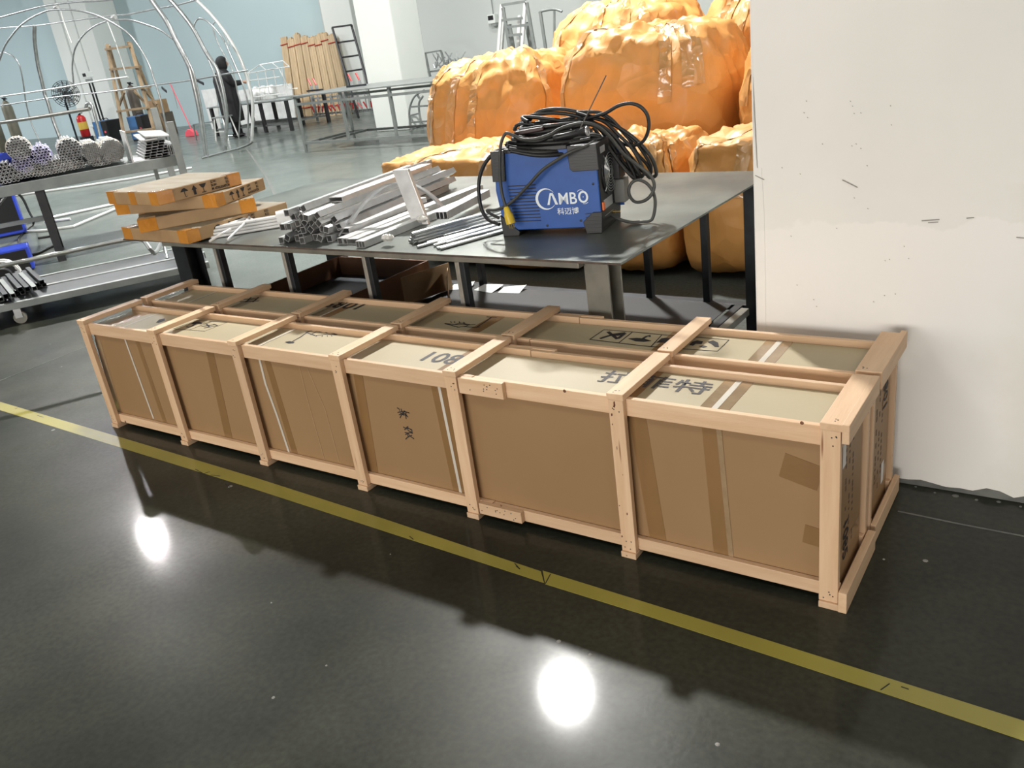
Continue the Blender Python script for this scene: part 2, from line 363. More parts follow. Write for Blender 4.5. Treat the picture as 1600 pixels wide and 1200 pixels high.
def cr(pts, n=6):                       # Catmull-Rom through control points
    pts = [Vector(p) for p in pts]; P = [pts[0]*2-pts[1]]+pts+[pts[-1]*2-pts[-2]]; out = []
    for i in range(1, len(P)-2):
        for k in range(n):
            t = k/n; a, b, c, d = P[i-1:i+3]
            out.append(.5*((2*b)+(c-a)*t+(2*a-5*b+4*c-d)*t*t+(3*b-a-3*c+d)*t**3))
    out.append(pts[-1]); return out
def circ(r, n=10): return [(r*math.cos(2*PI*i/n), r*math.sin(2*PI*i/n)) for i in range(n)]
def rect(w, h): return [(-w/2, -h/2), (w/2, -h/2), (w/2, h/2), (-w/2, h/2)]
X3 = Vector((1, 0, 0)); Y3 = Vector((0, 1, 0)); Z3 = Vector((0, 0, 1))

# ================================================================== SETTING
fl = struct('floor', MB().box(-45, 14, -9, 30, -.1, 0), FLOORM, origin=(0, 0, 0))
# thin pale joints and scratches in the slab
for pts, wd in (([(0, 595), (128, 544), (200, 516)], .006), ([(1403, 799), (1500, 819), (1620, 842)], .006), ([(383, 230), (398, 250), (415, 275), (432, 310)], .03)):
    build('floor_joint', MB().ribbon([az(*q) for q in pts], wd, Z3, .0015), JOINT, fl)
for q, s_ in (((1446, 876), .016), ((1381, 874), .008), ((873, 1002), .014), ((922, 1023), .012), ((1121, 1163), .012), ((424, 942), .006), ((427, 1090), .010), ((510, 1040), .007), ((78, 538), .012), ((96, 573), .012), ((83, 672), .02), ((360, 760), .02), ((580, 742), .008), ((610, 866), .005)):
    c = az(*q); build('plaster_crumb', MB().lathe(c, [(s_*.5, 0), (s_*.35, .0016), (s_*.1, .0022)], 7), DUST, fl)
struct('ceiling', MB().box(-45, 14, -9, 30, 8.2, 8.35), CEIL)
YW = 15.6
xc = ay(497, 0, YW).x
struct('wall_back', MB().box(xc, 14, YW, YW+.3, 0, 8.2), WALLG)
struct('wall_left', MB().box(-45, xc-.002, YW, YW+.3, 0, 8.2), WALLB)
p0 = ay(66, 0, 14.6).x; p1 = ay(130, 0, 14.6).x
struct('column', MB().box(p0, p1, 14.6, YW-.002, 0, 8.19), WALLW, bevel=.02)
for a_, b_ in ((.30, .33), (.62, .64)):
    build('trim_1', MB().box(p0+(p1-p0)*a_, p0+(p1-p0)*b_, 14.585, 14.6, 0, 8.1), WALLG, None, kind='structure')
p2 = ay(33, 0, 15.2).x
struct('wall_pier', MB().box(p2, p0-.002, 15.2, YW-.002, 0, 8.19), WALLB)
q0 = ay(498, 0, 15.25).x; q1 = ay(545, 0, 15.25).x
struct('column', MB().box(q0, q1, 15.25, YW-.002, 0, 8.19), WALLW, bevel=.02)
struct('column', MB().box(-8.1, -7.22, 10.86, 11.66, 0, 8.19), WALLW, bevel=.03)
# the big white pillar in front on the right, with its ragged plaster foot
px0 = 3.0; py0 = .7336
pil = struct('wall_right', MB().box(px0, 5.3, py0, 1.75, 0, 8.19), PILW, bevel=.012, origin=(3, py0, 0))
def blob(name, pts, m, y=py0-.0006, th=.0012):
    poly = [ay(a, b, y) for a, b in pts]; return build(name, MB().prism(poly, (0, -th, 0)), m, pil)
blob('corner_plaster_skim', [(1177, 120), (1176, 180), (1183, 262), (1190, 262), (1194, 330), (1196, 430), (1197, 520), (1185, 520), (1182, 400), (1178, 260)], PILW)
cc = MB()
for (a, b, c, d, wd) in ((1316, 281, 1340, 293, .003), (1440, 345, 1468, 343, .003), (1180, 274, 1194, 281, .0025), (1510, 341, 1522, 340, .003), (1588, 371, 1600, 372, .0025), (1450, 348, 1466, 347, .002)):
    cc.ribbon([ay(a, b, py0-.003), ay(c, d, py0-.003)], wd, (0, -1, 0), .0004)
rr = random.Random(3)
for i in range(46):
    a = 1190+rr.random()*230; b = 140+rr.random()*560
    cc.ribbon([ay(a, b, py0-.003), ay(a+1.5, b+1.2, py0-.003)], .0018, (0, -1, 0), .0004)
build('scuff_marks', cc, mat('grey_scuff', (.33, .31, .28), rough=.8), pil, kind='stuff')
# cement foot of the pillar with its broken edge
rg = random.Random(5); ft = []
n_ = 60
for i in range(n_+1): ft.append(Vector((px0+.01+(5.28-px0)*i/n_, py0-.004, .010+.022*rg.random()*(1 if i % 3 else .5))))
poly = [Vector((px0+.01, py0-.004, .001))]+ft+[Vector((5.29, py0-.004, .001))]
build('broken_plaster_foot', MB().prism(poly[::-1], (0, .004, 0)), JOINT, pil)
lump = MB()
for i in range(26):
    x = 3.35+i*.06; lump.lathe((x, py0-.012-.02*rg.random(), 0), [(.008*rg.random()+.003, 0), (.004, .002), (.001, .003)], 7)
build('mortar_crumbs', lump, JOINT, pil, kind='stuff')
# yellow marking tape on the floor
yt = thing('floor_marking_tape', 'long faded yellow marking tape running across the dark floor in front of the crates', 'floor tape', (1.4, -.13, 0))
top = [az(*q) for q in ((-60, 610), (0, 628), (200, 687), (400, 747), (600, 811), (845, 893))]
bot = [az(*q) for q in ((-60, 623), (0, 641), (200, 703), (400, 765), (600, 830), (850, 911))]
top2 = [az(*q) for q in ((848, 892), (1000, 939), (1200, 1001), (1400, 1064), (1600, 1127), (1800, 1190))]
bot2 = [az(*q) for q in ((852, 913), (1000, 959), (1200, 1024), (1400, 1090), (1600, 1158), (1800, 1226))]
def strip(T, B, z0, z1):
    mb = MB(); m = len(T)
    for q in (T, B):
        for zz in (z0, z1): mb.v += [Vector((p.x, p.y, zz)) for p in q]
    for i in range(m-1):
        a, b = i, i+1
        mb.f += [(m+a, m+b, 3*m+b, 3*m+a), (a, 2*m+a, 2*m+b, b), (a, b, m+b, m+a), (2*m+a, 3*m+a, 3*m+b, 2*m+b)]
    mb.f += [(0, m, 3*m, 2*m), (m-1, 3*m-1, 4*m-1, 2*m-1)]
    return mb
build('tape_strip', strip(top, bot, .0002, .0012), YTAPE, yt)
build('tape_strip', strip(top2, bot2, .0003, .0016), YTAPE, yt)
sc2 = MB()
for a, b, c, d in ((804, 880, 812, 889), (812, 889, 806, 884), (852, 912, 860, 897), (305, 733, 318, 740), (318, 740, 328, 737), (330, 742, 344, 744), (352, 755, 360, 762), (1408, 1073, 1420, 1077), (24, 639, 28, 637), (58, 649, 68, 652), (1376, 1078, 1390, 1068), (640, 838, 646, 843)):
    P, Q = az(a, b, .0018), az(c, d, .0018); sc2.ribbon([P, Q], .0028, Z3, .0004)
build('scuff_marks', sc2, INK, yt, kind='stuff')

# ================================================================== CRATES
XP = [0, .5635, 1.1116, 1.6848, 2.2153, 2.8205, 3.4207]
H = .56; T = .02; PW = .048
rc = random.Random(11)
def crate(name, label, y0, y1, shift, front):
    t = thing(name, label, 'crate', (1.72, (y0+y1)/2, 0))
    L0, L1 = -.002, 3.470
    def b(n, mb, m, **k): return build(n, mb, m, t, bevel=.0018, **k)
    for i, x in enumerate(XP):
        j = (rc.random()-.5)*.006; x = x+shift; w_ = PW+(.002 if i == 6 else 0)
        b('post', MB().box(x+j, x+j+w_, y0, y0+T, T+.0005, H-T-.0005), WZ)
        b('post', MB().box(x+j, x+j+w_, y1-T, y1, T+.0005, H-T-.0005), WZ)
        b('top_slat', MB().box(x-.002, x+w_+.004, y0-.003, y1+(.010 if 0 < i < 6 else .003), H-T, H), WY)
        b('bottom_slat', MB().box(x-.001, x+w_+.002, y0-.006, y1, 0, T), WY)
    ra, rb = y0+T+.0005, y0+2*T-.002
    for (z0, z1, q) in ((H-T-.056, H-T-.001, 1), (T+.004, T+.046, 0)):
        # the long front rail is spliced after the fifth post
        b('rail', MB().box(L0+.004, XP[4]+.10, ra, rb, z0, z1), WX)
        b('rail', MB().box(XP[4]+.102, L1-.002, ra, rb, z0-.001, z1-.001), WX)
        if front: b('splice_block', MB().box(XP[4]+PW+.006, XP[4]+PW+.182, y0+.001, y0+T, z0, z1), WX, label='short nailed splice board with rows of nail heads')
        b('rail', MB().box(L0+.004, XP[4]+.16, y1-2*T+.002, y1-T-.0005, z0, z1), WX)
        b('rail', MB().box(XP[4]+.162, L1-.002, y1-2*T+.002, y1-T-.0005, z0-.002, z1-.002), WX)
        if q: b('splice_block', MB().box(XP[4]+PW+.01, XP[4]+PW+.20, y1-T, y1-.003, z0, z1), WX)
    b('end_board', MB().box(L1+.0015, L1+T, y0-.003, y1+.002+(0 if front else .02), H-.052, H+.001), WY)
    if front: b('end_board', MB().box(L1+.0015, L1+T+.004, y0-.008, y1+.004, -.0, .064), WY)
    else: b('end_board', MB().box(L1+.0015, L1+T-.002, y0+.004, y1+.022, .004, .062), WY)
    # nail heads
    nm = MB(); 
    def nail(c, n): nm.lathe(c, [(.0022, 0), (.0018, .0006)], 6, n)
    for i, x in enumerate(XP):
        for k in range(4):
            nail((x+.010+rc.random()*.028, y0-.0001, H-.035-rc.random()*.035), (0, -1, 0)); nail((x+.010+rc.random()*.028, y0-.0001, .03+rc.random()*.03), (0, -1, 0))
            nail((x+.010+rc.random()*.028, y0+.008+rc.random()*.02, H), (0, 0, 1))
    if front:
        for k in range(11):
            nail((XP[4]+PW+.015+rc.random()*.16, y0+.0009, H-.03-rc.random()*.04), (0, -1, 0)); nail((XP[4]+PW+.015+rc.random()*.16, y0+.0009, .03+rc.random()*.03), (0, -1, 0))
    build('nail_head', nm, DARKS, t, kind='stuff')
    return t
YA0, YA1, YB0, YB1 = 0, .315, .345, .6525
crate('slatted_crate', 'long pine slatted crate in front, nearest the yellow floor tape', YA0, YA1, 0, True)
FC = bpy.data.objects['slatted_crate']
KN = mat('wood_knot', (.20, .085, .035), (.10, .04, .02), .6, scale=60); KR = mat('resin_stain', (.10, .025, .012), (.16, .05, .025), .5, scale=60)
for q, r_, y_ in (((882, 611), .0055, .0199), ((1253, 661), .0050, .0199), ((196, 659), .0060, .0199), ((783, 790), .004, -.0001)):
    build('knot', MB().lathe(ay(*q, y_), [(r_, 0), (r_*.6, .0006)], 12, (0, -1, 0)), KN, FC)
for q, w_, h_ in (((960, 632), .006, .022), ((956, 648), .005, .010), ((957, 663), .003, .006), ((972, 838), .004, .008), ((980, 803), .004, .010), ((973, 742), .002, .004), ((968, 790), .003, .005), ((964, 700), .002, .012)):
    c = ay(*q, -.0001); build('resin_stain', MB().prism([c+Vector(v) for v in ((-w_/2, 0, -h_*.3), (0, 0, -h_/2), (w_/2, 0, -h_*.1), (w_*.3, 0, h_/2), (-w_*.4, 0, h_*.35))], (0, -.0005, 0)), KR, FC)
crate('slatted_crate', 'long pine slatted crate behind, half under the steel table edge and touching the pillar', YB0, YB1, 0, False)
ZT = .516                                  # top of the cartons inside
def longbox(label, y0, y1):
    t = thing('cardboard_box', label, 'box', (1.72, (y0+y1)/2, T+.001))
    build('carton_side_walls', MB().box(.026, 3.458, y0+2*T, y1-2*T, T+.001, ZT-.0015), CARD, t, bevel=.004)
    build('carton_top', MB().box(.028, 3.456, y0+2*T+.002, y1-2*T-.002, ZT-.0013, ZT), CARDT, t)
    return t
b1 = longbox('long brown carton inside the front crate with grey numbers and characters on its top', YA0, YA1)
b2 = longbox('long brown carton inside the rear crate with upside down printing and transport symbols', YB0, YB1)
FY = 2*T-.0001
def fs(box, pa, pb, wd, m, name, off=0, y=FY, lab=None):      # straight strip on the front face between two picture points
    a, b = ay(*pa, y-off), ay(*pb, y-off)
    a.z = min(a.z, ZT-.003); b.z = max(b.z, T+.01)
    build(name, MB().ribbon([a, b], wd, (0, -1, 0), .0006), m, box, label=lab)
fs(b1, (212, 526), (258, 660), .030, TAPEB, 'packing_tape')
fs(b1, (193, 524), (240, 654), .011, STRAP, 'white_strap', .0010)
fs(b1, (327, 546), (358, 686), .05, TAPEB, 'packing_tape', .0003)
fs(b1, (152, 530), (186, 645), .05, TAPEC, 'packing_tape', .0003)
fs(b1, (416, 558), (462, 712), .036, TAPEB, 'packing_tape')
a_ = [ay(403, 552, FY-.001), ay(415, 600, FY-.001), ay(433, 650, FY-.001), ay(452, 708, FY-.001)]
build('white_strap', MB().ribbon(a_, .012, (0, -1, 0), .0006), STRAP, b1)
for pl in ([(465, 562), (482, 630), (508, 722)], [(480, 575), (508, 640), (530, 722)]):
    build('crease_line', MB().ribbon([ay(*q, FY-.0006) for q in pl], .004, (0, -1, 0), .0004), CARDL, b1)
fs(b1, (558, 576), (584, 736), .045, TAPEB, 'packing_tape', .0003)
fs(b1, (672+12, 592), (710+12, 772), .075, TAPEB, 'packing_tape')
fs(b1, (683, 590), (720, 770), .012, STRAP, 'white_strap', .0010)
fs(b1, (994, 640), (1030, 852), .055, TAPEB, 'packing_tape', .0003)
fs(b1, (1111, 655), (1131, 875), .058, TAPEB, 'packing_tape', .0003)
fs(b1, (1122, 657), (1143, 877), .015, TAPEC, 'packing_tape', .0012)
for pa, pb, wd in (((1222, 726), (1282, 749), .075), ((1256, 833), (1284, 842), .058)):
    fs(b1, pa, pb, wd, TAPEB, 'packing_tape', .0006)
def ts(box, pts, wd, m, name, z=ZT+.0008):
    build(name, MB().ribbon([az(*q, z) for q in pts], wd, Z3, .0006), m, box)
def cross(box, px, pxf, wd, m, name, z, y0, y1):   # strip across the top, found by one picture point, running straight back
    x = az(px, pxf, z).x; build(name, MB().box(x-wd/2, x+wd/2, y0+2*T+.002, y1-2*T-.002, z, z+.0006), m, box)
for (qx, qy, wd) in ((228, 497, .012), (440, 524, .012), (722, 562, .016), (1146, 606, .018)):
    cross(b1, qx, qy, wd, STRAP, 'white_strap', ZT+.0010, YA0, YA1)
for (qx, qy, wd, m) in ((186, 500, .16, TAPEC), (722, 562, .060, TAPEB), (1146, 606, .085, TAPEC), (1015, 590, .05, TAPEB), (578, 536, .05, TAPEB)):
    cross(b1, qx, qy, wd, m, 'packing_tape', ZT+.0002, YA0, YA1)
for (qx, qy, wd) in ((1206, 547, .018), (322, 462, .010), (510, 490, .010)):
    cross(b2, qx, qy, wd, STRAP, 'white_strap', ZT+.0010, YB0, YB1)
for (qx, qy, wd, m) in ((1206, 547, .085, TAPEC), (1050, 530, .05, TAPEB), (770, 500, .06, TAPEB), (540, 480, .05, TAPEB), (262, 458, .10, TAPEC)):
    cross(b2, qx, qy, wd, m, 'packing_tape', ZT+.0002, YB0, YB1)
build('packing_tape', MB().box(2.88, 3.442, 2*T+.001, 2*T+.034, ZT+.0009, ZT+.0014), TAPEC, b1)
# printing on the front box top
P = az(648, 562, ZT); text('1085', (P.x, P.y, ZT+.0004), X3, Y3, .118, INKG, b1, sx=1.0, bold=.016)
P = az(930, 594, ZT); text('拉菲特', (P.x, P.y, ZT+.0006), X3, Y3, .098, INKG, b1, sx=1.25, bold=.008)
def strokes(box, lines, wd, m=INK, z=ZT+.0008, name='printing'):
    mb = MB()
    for l in lines: mb.ribbon([az(*q, z) for q in l], wd, Z3, .0005)
    build(name, mb, m, box, kind='stuff')
def fills(box, polys, m=INK, z=ZT+.0008, name='printing'):
    mb = MB()
    for l in polys: mb.prism([az(*q, z) for q in l], (0, 0, .0005))
    build(name, mb, m, box, kind='stuff')
def z4(l, ox=220, oy=430, s=4): return [(ox+x/s, oy+y/s) for x, y in l]
# parasol drawing, bay 3
strokes(b1, [z4(l) for l in ([(905, 418), (925, 424), (955, 424)], [(935, 421), (1000, 385), (1050, 350)], [(1050, 350), (1085, 345), (1120, 355), (1165, 350), (1225, 372)], [(1050, 350), (1030, 355), (1090, 378), (1150, 370)], [(1060, 372), (1120, 340), (1165, 362)], [(1150, 370), (1225, 372)])], .005, INK)
strokes(b1, [z4(l) for l in ([(1100, 378), (1095, 384)], [(1135, 377), (1132, 385)], [(1165, 376), (1166, 384)], [(1190, 375), (1195, 383)])], .003, INK)
fills(b1, [z4([(905, 416), (930, 412), (962, 418), (950, 426), (915, 424)])])
# transport symbols, bay 2 and bay 1
strokes(b1, [z4(l) for l in ([(205, 335), (400, 350), (540, 295), (350, 283), (205, 335)], [(300, 343), (440, 290)])], .0025, INK)
fills(b1, [z4(l) for l in ([(315, 303), (335, 290), (365, 290), (385, 298), (378, 306), (350, 302), (330, 306)], [(95, 296), (115, 278), (150, 270), (150, 284), (110, 298)])])
strokes(b1, [z4(l) for l in ([(345, 303), (320, 318), (300, 325), (285, 322)], [(380, 320), (470, 308)], [(410, 305), (430, 325)], [(395, 330), (480, 315), (455, 306)])], .007, INK)
# rear box printing, upside down
P = az(855, 480, ZT); Pa = az(577, 476.5, ZT)
text('1085', (Pa.x, Pa.y+.012, ZT+.0006), -X3, -Y3, .118, INK, b2, sx=1.0, bold=.016)
strokes(b2, [z4(l) for l in ([(620, 165), (740, 160)], [(640, 150), (720, 148)], [(655, 168), (690, 138)], [(700, 168), (735, 138)], [(625, 155), (650, 145)])], .007, INK)
def z5(l): return [(620+x/6.667, 480+y/6.667) for x, y in l]
strokes(b2, [z5(l) for l in ([(935, 100), (1040, 108)], [(985, 106), (900, 165), (830, 210)], [(830, 210), (740, 205), (690, 200), (640, 208), (500, 170)], [(500, 170), (560, 175), (640, 182), (760, 180)], [(760, 180), (700, 205)], [(830, 210), (870, 205)], [(600, 178), (680, 165), (760, 185), (820, 180)])], .005, INK)
strokes(b2, [z5(l) for l in ([(560, 150), (570, 160)], [(600, 150), (605, 160)], [(650, 150), (655, 162)], [(695, 155), (705, 165)])], .004, INK)
def z6(l): return [(860+x/4.444, 470+y/4.444) for x, y in l]
strokes(b2, [z6(l) for l in ([(272, 268), (620, 310), (700, 318), (1160, 350), (1240, 272), (1050, 255)], [(272, 268), (372, 200), (560, 215), (800, 238), (1050, 255)], [(475, 292), (570, 216)], [(700, 316), (775, 236)], [(905, 330), (985, 250)])], .0035, INK)
strokes(b2, [z6(l) for l in ([(345, 262), (440, 232), (520, 222)], [(400, 215), (465, 265)], [(430, 240), (500, 235)], [(470, 262), (520, 225)])], .012, INK)
fills(b2, [z6(l) for l in ([(540, 262), (600, 258), (650, 262), (700, 278), (650, 284), (590, 280)], [(735, 290), (770, 262), (800, 258), (830, 262), (800, 290)])])
strokes(b2, [z6([(630, 270), (665, 248), (690, 240), (690, 250)])], .009, INK)
fills(b2, [z6(l) for l in ([(965, 305), (985, 285), (1020, 275), (1060, 282), (1050, 300), (1010, 298), (990, 312)], [(1090, 285), (1130, 275), (1165, 292), (1170, 320), (1140, 318), (1120, 300)], [(1030, 315), (1060, 310), (1090, 318), (1060, 326)])])
# handwriting on the front face (brushed with a marker, turned on its side)
def z7(l): return [(600+x/6, 520+y/6) for x, y in l]
hw = MB()
for l in ([(122, 703), (140, 712), (148, 730)], [(128, 748), (165, 735), (190, 738), (238, 752)], [(160, 712), (168, 740), (176, 770)], [(165, 765), (150, 798)], [(150, 745), (165, 765), (205, 760)], [(190, 728), (180, 775), (215, 772)], [(205, 738), (205, 790), (208, 808)], [(180, 750), (225, 790)], [(140, 770), (180, 750), (200, 735)],
          [(180, 882), (200, 895), (225, 878)], [(190, 908), (225, 893), (262, 910)], [(222, 880), (225, 915), (262, 935)], [(195, 935), (225, 940), (240, 965), (282, 995)], [(262, 960), (225, 975), (202, 998)], [(200, 955), (240, 935), (270, 940)], [(240, 900), (262, 915), (262, 945)], [(215, 945), (232, 980)]):
    hw.ribbon([ay(*q, FY-.0007) for q in z7(l)], .0035, (0, -1, 0), .0004)
build('handwritten_characters', hw, INK, b1)
# right ends of the boxes: rows of printed lines and labels
for bx, ya, yb, up in ((b1, YA0, YA1, 1), (b2, YB0, YB1, -1)):
    xe = 3.4582; mb = MB()
    for col in range(3):
        yy = ya+.10+col*.036
        for k in range(16):
            if rc.random() < .75:
                zt = .46-k*.022; mb.box(xe, xe+.0006, yy, yy+.009, zt-.014*rc.random()-.006, zt)
    build('small_print_rows', mb, INKF, bx, kind='stuff')
    build('packing_tape', MB().box(xe, xe+.0005, ya+.05, yb-.05, .10, .15), TAPEB, bx)
text('1085', (3.4590, .085, .225), (0, 0, -1), (0, 1, 0), .072, INK, b1, sx=.9, bold=.01)
text('1085', (3.4590, .345+.235, .345), (0, 0, 1), (0, -1, 0), .072, INK, b2, sx=.9, bold=.01)
for bx, y_, z_ in ((b1, .062, .40), (b2, .345+.185, .10)):
    build('paper_label', MB().box(3.4595, 3.4602, y_, y_+.03, z_, z_+.072), PAPER, bx)

# ================================================================== MAIN STEEL TABLE
tF = Vector((-.328, .538, 0)); U = (Vector((2.647, .470, 0))-tF); LU = U.length; U.normalize(); V = Vector((-U.y, U.x, 0)); LV = 1.49
ZP = .80
def tp(a, b, z=0): return tF+U*a+V*b+Z3*z
tab = thing('work_table', 'large low steel work table with a dark plate top right behind the crates', 'table', tp(LU/2, LV/2))
build('table_top', MB().obox(tp(0, 0, ZP-.008), U*LU, V*LV, Z3*.008), PLATE, tab, bevel=.001)
build('plate_edge', MB().obox(tp(0, -.0012, ZP-.0082), U*LU, V*.001, Z3*.0078), PEDGE, tab, label='rusty brown front edge of the plate')
fb = .19
def tb(name, a0, b0, a1, b1, z0, z1, m): return build(name, MB().obox(tp(a0, b0, z0), U*(a1-a0), V*(b1-b0), Z3*(z1-z0)), m, tab, bevel=.002)
aR = 2.69; aL = .02
tb('front_rail', .03, fb, aR-.0, fb+.04, ZP-.09, ZP-.0085, STUBE)
tb('back_rail', .03, LV-.08, aR+.2, LV-.04, ZP-.06, ZP-.0085, STUBE)
for a in (.10, .9, 1.7, 2.5): tb('cross_member', a, fb+.041, a+.04, LV-.081, ZP-.058, ZP-.0087, DARKS)
def hbeam(a, b, zt, m=DARKS, w_=.10):
    mb = MB()
    mb.obox(tp(a, b), U*w_, V*.008, Z3*zt).obox(tp(a, b+.092), U*w_, V*.008, Z3*zt).obox(tp(a+w_/2-.004, b+.008), U*.008, V*.084, Z3*zt)
    return build('leg', mb, m, tab, label='thick H-beam leg')
hbeam(.04, fb+.045, ZP-.0092, DARKS, .12); hbeam(2.685, fb+.045, ZP-.0092, STUBE); hbeam(2.86, LV-.12, ZP-.0092, DARKS); hbeam(.04, LV-.19, ZP-.0092)
for px in (329, 437, 564, 711):
    a = (ay(px, 402, .70).x+.33)/1.0
    tb('leg', a, fb+.002, a+.022, fb+.040, 0, ZP-.091, SSIL); tb('leg_back_angle', a+.0222, fb+.006, a+.045, fb+.038, 0, ZP-.091, DARKS)
for px in (1003, 1093): 
    a = ay(px, 400, 1.95).x+.33; tb('leg', a, LV-.078, a+.035, LV-.042, 0, ZP-.061, DARKS)
for a in (.6, 1.2): tb('leg', a, LV-.078, a+.035, LV-.042, 0, ZP-.061, DARKS)
ZL = .17
tb('lower_rail', .17, LV-.082, 2.855, LV-.052+.03, ZL-.03, ZL, DARKS); tb('lower_rail', .165, fb+.045, 2.68, fb+.085, ZL-.03, ZL, DARKS)
for a in (.10, 1.0, 2.79): tb('lower_cross_rail', a, fb+.15, a+.04, LV-.083, ZL-.031, ZL-.001, DARKS)
tb('lower_shelf', 1.05, fb+.09, 2.78, LV-.09, ZL+.0005, ZL+.004, SHELF)
tb('shelf_side_rail', 2.84, fb+.15, 2.88, LV-.13, ZL-.03, ZL+.004, STUBE)
# things on the lower shelf
tray = thing('cardboard_tray', 'shallow open brown cardboard tray lying under the left half of the table', 'cardboard tray', (.33, 1.3, .0))
for mb in (MB().box(-.14, -.13, .82, 1.83, .0, .34), MB().box(-.13, .62, 1.82, 1.83, .0, .34), MB().box(.61, .62, .82, 1.82, .0, .34), MB().box(-.13, .61, .82, .83, .0, .34)):
    build('side_wall', mb, DUCT, tray)
build('tray_bottom', MB().box(-.129, .609, .831, 1.819, 0, .008), JOINT, tray)
build('grey_liner', MB().box(-.125, .605, .835, 1.815, .22, .225), DARKS, tray, label='grey sheet lying inside the tray')
fb2 = thing('cardboard_box', 'torn open kraft carton flap standing behind the shelf under the table', 'box', (.72, 1.72, ZL))
build('box_panel', MB().obox((.68, 1.50, ZL+.006), (.10, .32, 0), (.004, 0, 0), (0, 0, .16)), CARDL, fb2); build('box_panel', MB().obox((.78, 1.78, ZL+.006), (.12, -.16, 0), (.003, .003, 0), (.02, 0, .14)), CARDL, fb2)
for k, (q, sz, rot, lab) in enumerate((((745, 437), .13, .3, 'left scrap of white paper on the dark lower shelf'), ((800, 432), .15, -.2, 'middle scrap of white paper folded over on the lower shelf'), ((830, 437), .14, .1, 'right scrap of white paper near the shelf back rail'))):
    c = az(*q, ZL+.006); c.y = min(c.y, 1.86); c.z = ZL+.0045; u = Vector((math.cos(rot), math.sin(rot), 0))*sz; v = Vector((-math.sin(rot), math.cos(rot), 0))*sz*.7
    o = build('paper_scrap', MB().add([c-u/2-v/2, c+u/2-v/2, c+u/2+v/2+Z3*.02, c+v/2, c-u/2+v/3+Z3*.01, c-u/2-v/2+Z3*.001, c+u/2-v/2+Z3*.001, c+u/2+v/2+Z3*.021, c+v/2+Z3*.001, c-u/2+v/3+Z3*.011], [(0, 1, 2, 3, 4), (9, 8, 7, 6, 5), (0, 1, 6, 5), (1, 2, 7, 6), (2, 3, 8, 7), (3, 4, 9, 8), (4, 0, 5, 9)]), BOARDW)
    tag(o, lab, 'paper')

# ================================================================== FLAT CARTONS on the table (47 x 47 x 6.5 cm)
def carton(c, ang, z, label, icons=True, s=.47, h=.062, txt=True, d=None, side=False):
    """c = front-left (nearest-left) corner; ang = direction of the printed side"""
    t = thing('flat_carton', label, 'carton', (c[0], c[1], z), 'flat cartons stacked on the table')
    u = Vector((math.cos(ang), math.sin(ang), 0)); v = Vector((-u.y, u.x, 0)); O = Vector((c[0], c[1], z)); d = d or s
    build('carton_body', MB().obox(O+Z3*.0005, u*s, v*d, Z3*h), CARDL, t, bevel=.004)
    build('carton_lid', MB().obox(O+u*.004+v*.004+Z3*(h+.0006), u*(s-.008), v*(d-.008), Z3*.0008), CTOP, t)
    n = -v
    e = .0009; w_ = .085
    for a0, a1 in ((0, w_), (s-w_*.9, s)):
        build('packing_tape', MB().obox(O+u*(a0-(e if a0 == 0 else 0))-v*e-Z3*0+Z3*.002, u*(a1-a0+e), v*e*.9, Z3*(h-.001)).obox(O+u*a0+Z3*(h+.0016)-v*e, u*(a1-a0), v*.05, Z3*.0006), TAPEO, t)
        build('packing_tape', MB().obox(O+u*a0+v*d+Z3*.002, u*(a1-a0), v*e, Z3*(h-.001)), TAPEO, t)
    for b0, b1 in ((0, .07), (d*.42, d*.42+.06), (d-.07, d)):
        build('packing_tape', MB().obox(O-u*e+v*b0+Z3*.002, u*e*.9, v*(b1-b0), Z3*(h-.001)).obox(O+v*b0+Z3*(h+.0022), u*.03, v*(b1-b0), Z3*.0006), TAPEO, t)
    build('packing_tape', MB().obox(O+u*s+v*.0+Z3*.002, u*e, v*.07, Z3*(h-.001)), TAPEO, t)
    def prints(B, u, n, k, full):
        def pt(a, b): return B+u*a*k+Z3*b
        mb = MB()
        a = .145; fan = [pt(a-.022+.044*i/8, .036+.016*math.sin(PI*i/8)) for i in range(9)]
        mb.prism(fan, n*.0005); mb.ribbon([pt(a, .037), pt(a, .014), pt(a+.004, .010), pt(a+.009, .014)], .003, n)
        a = .20; mb.prism([pt(a-.007, .010), pt(a+.007, .010), pt(a+.007, .034), pt(a+.015, .034), pt(a, .054), pt(a-.015, .034), pt(a-.007, .034)], n*.0005)
        a = .25; fan = [pt(a-.020+.040*i/8, .052-.020*math.sin(PI*i/8)) for i in range(9)]
        mb.prism(fan, n*.0005); mb.ribbon([pt(a, .034), pt(a, .014)], .003, n); mb.ribbon([pt(a-.012, .012), pt(a+.012, .012)], .004, n)
        build('transport_symbols', mb, INK, t)
        if full:
            for zz, tx, q in ((.044, 'G.W:            KG', .92), (.027, 'N.W:            KG', .92), (.010, 'M: 47X6.5X47CM', .85)):
                text(tx, B+u*.295*k+Z3*zz, u, Z3, .0165, INK, t, bold=.03, sx=q*k)
    if icons: prints(O-v*(e+.0005), u, n, 1, txt)
    if side: prints(O+u*(s+e+.0005), v, u, side, True)
    return t
angP = math.atan2(.53, .05)               # printed side runs away to the right-back
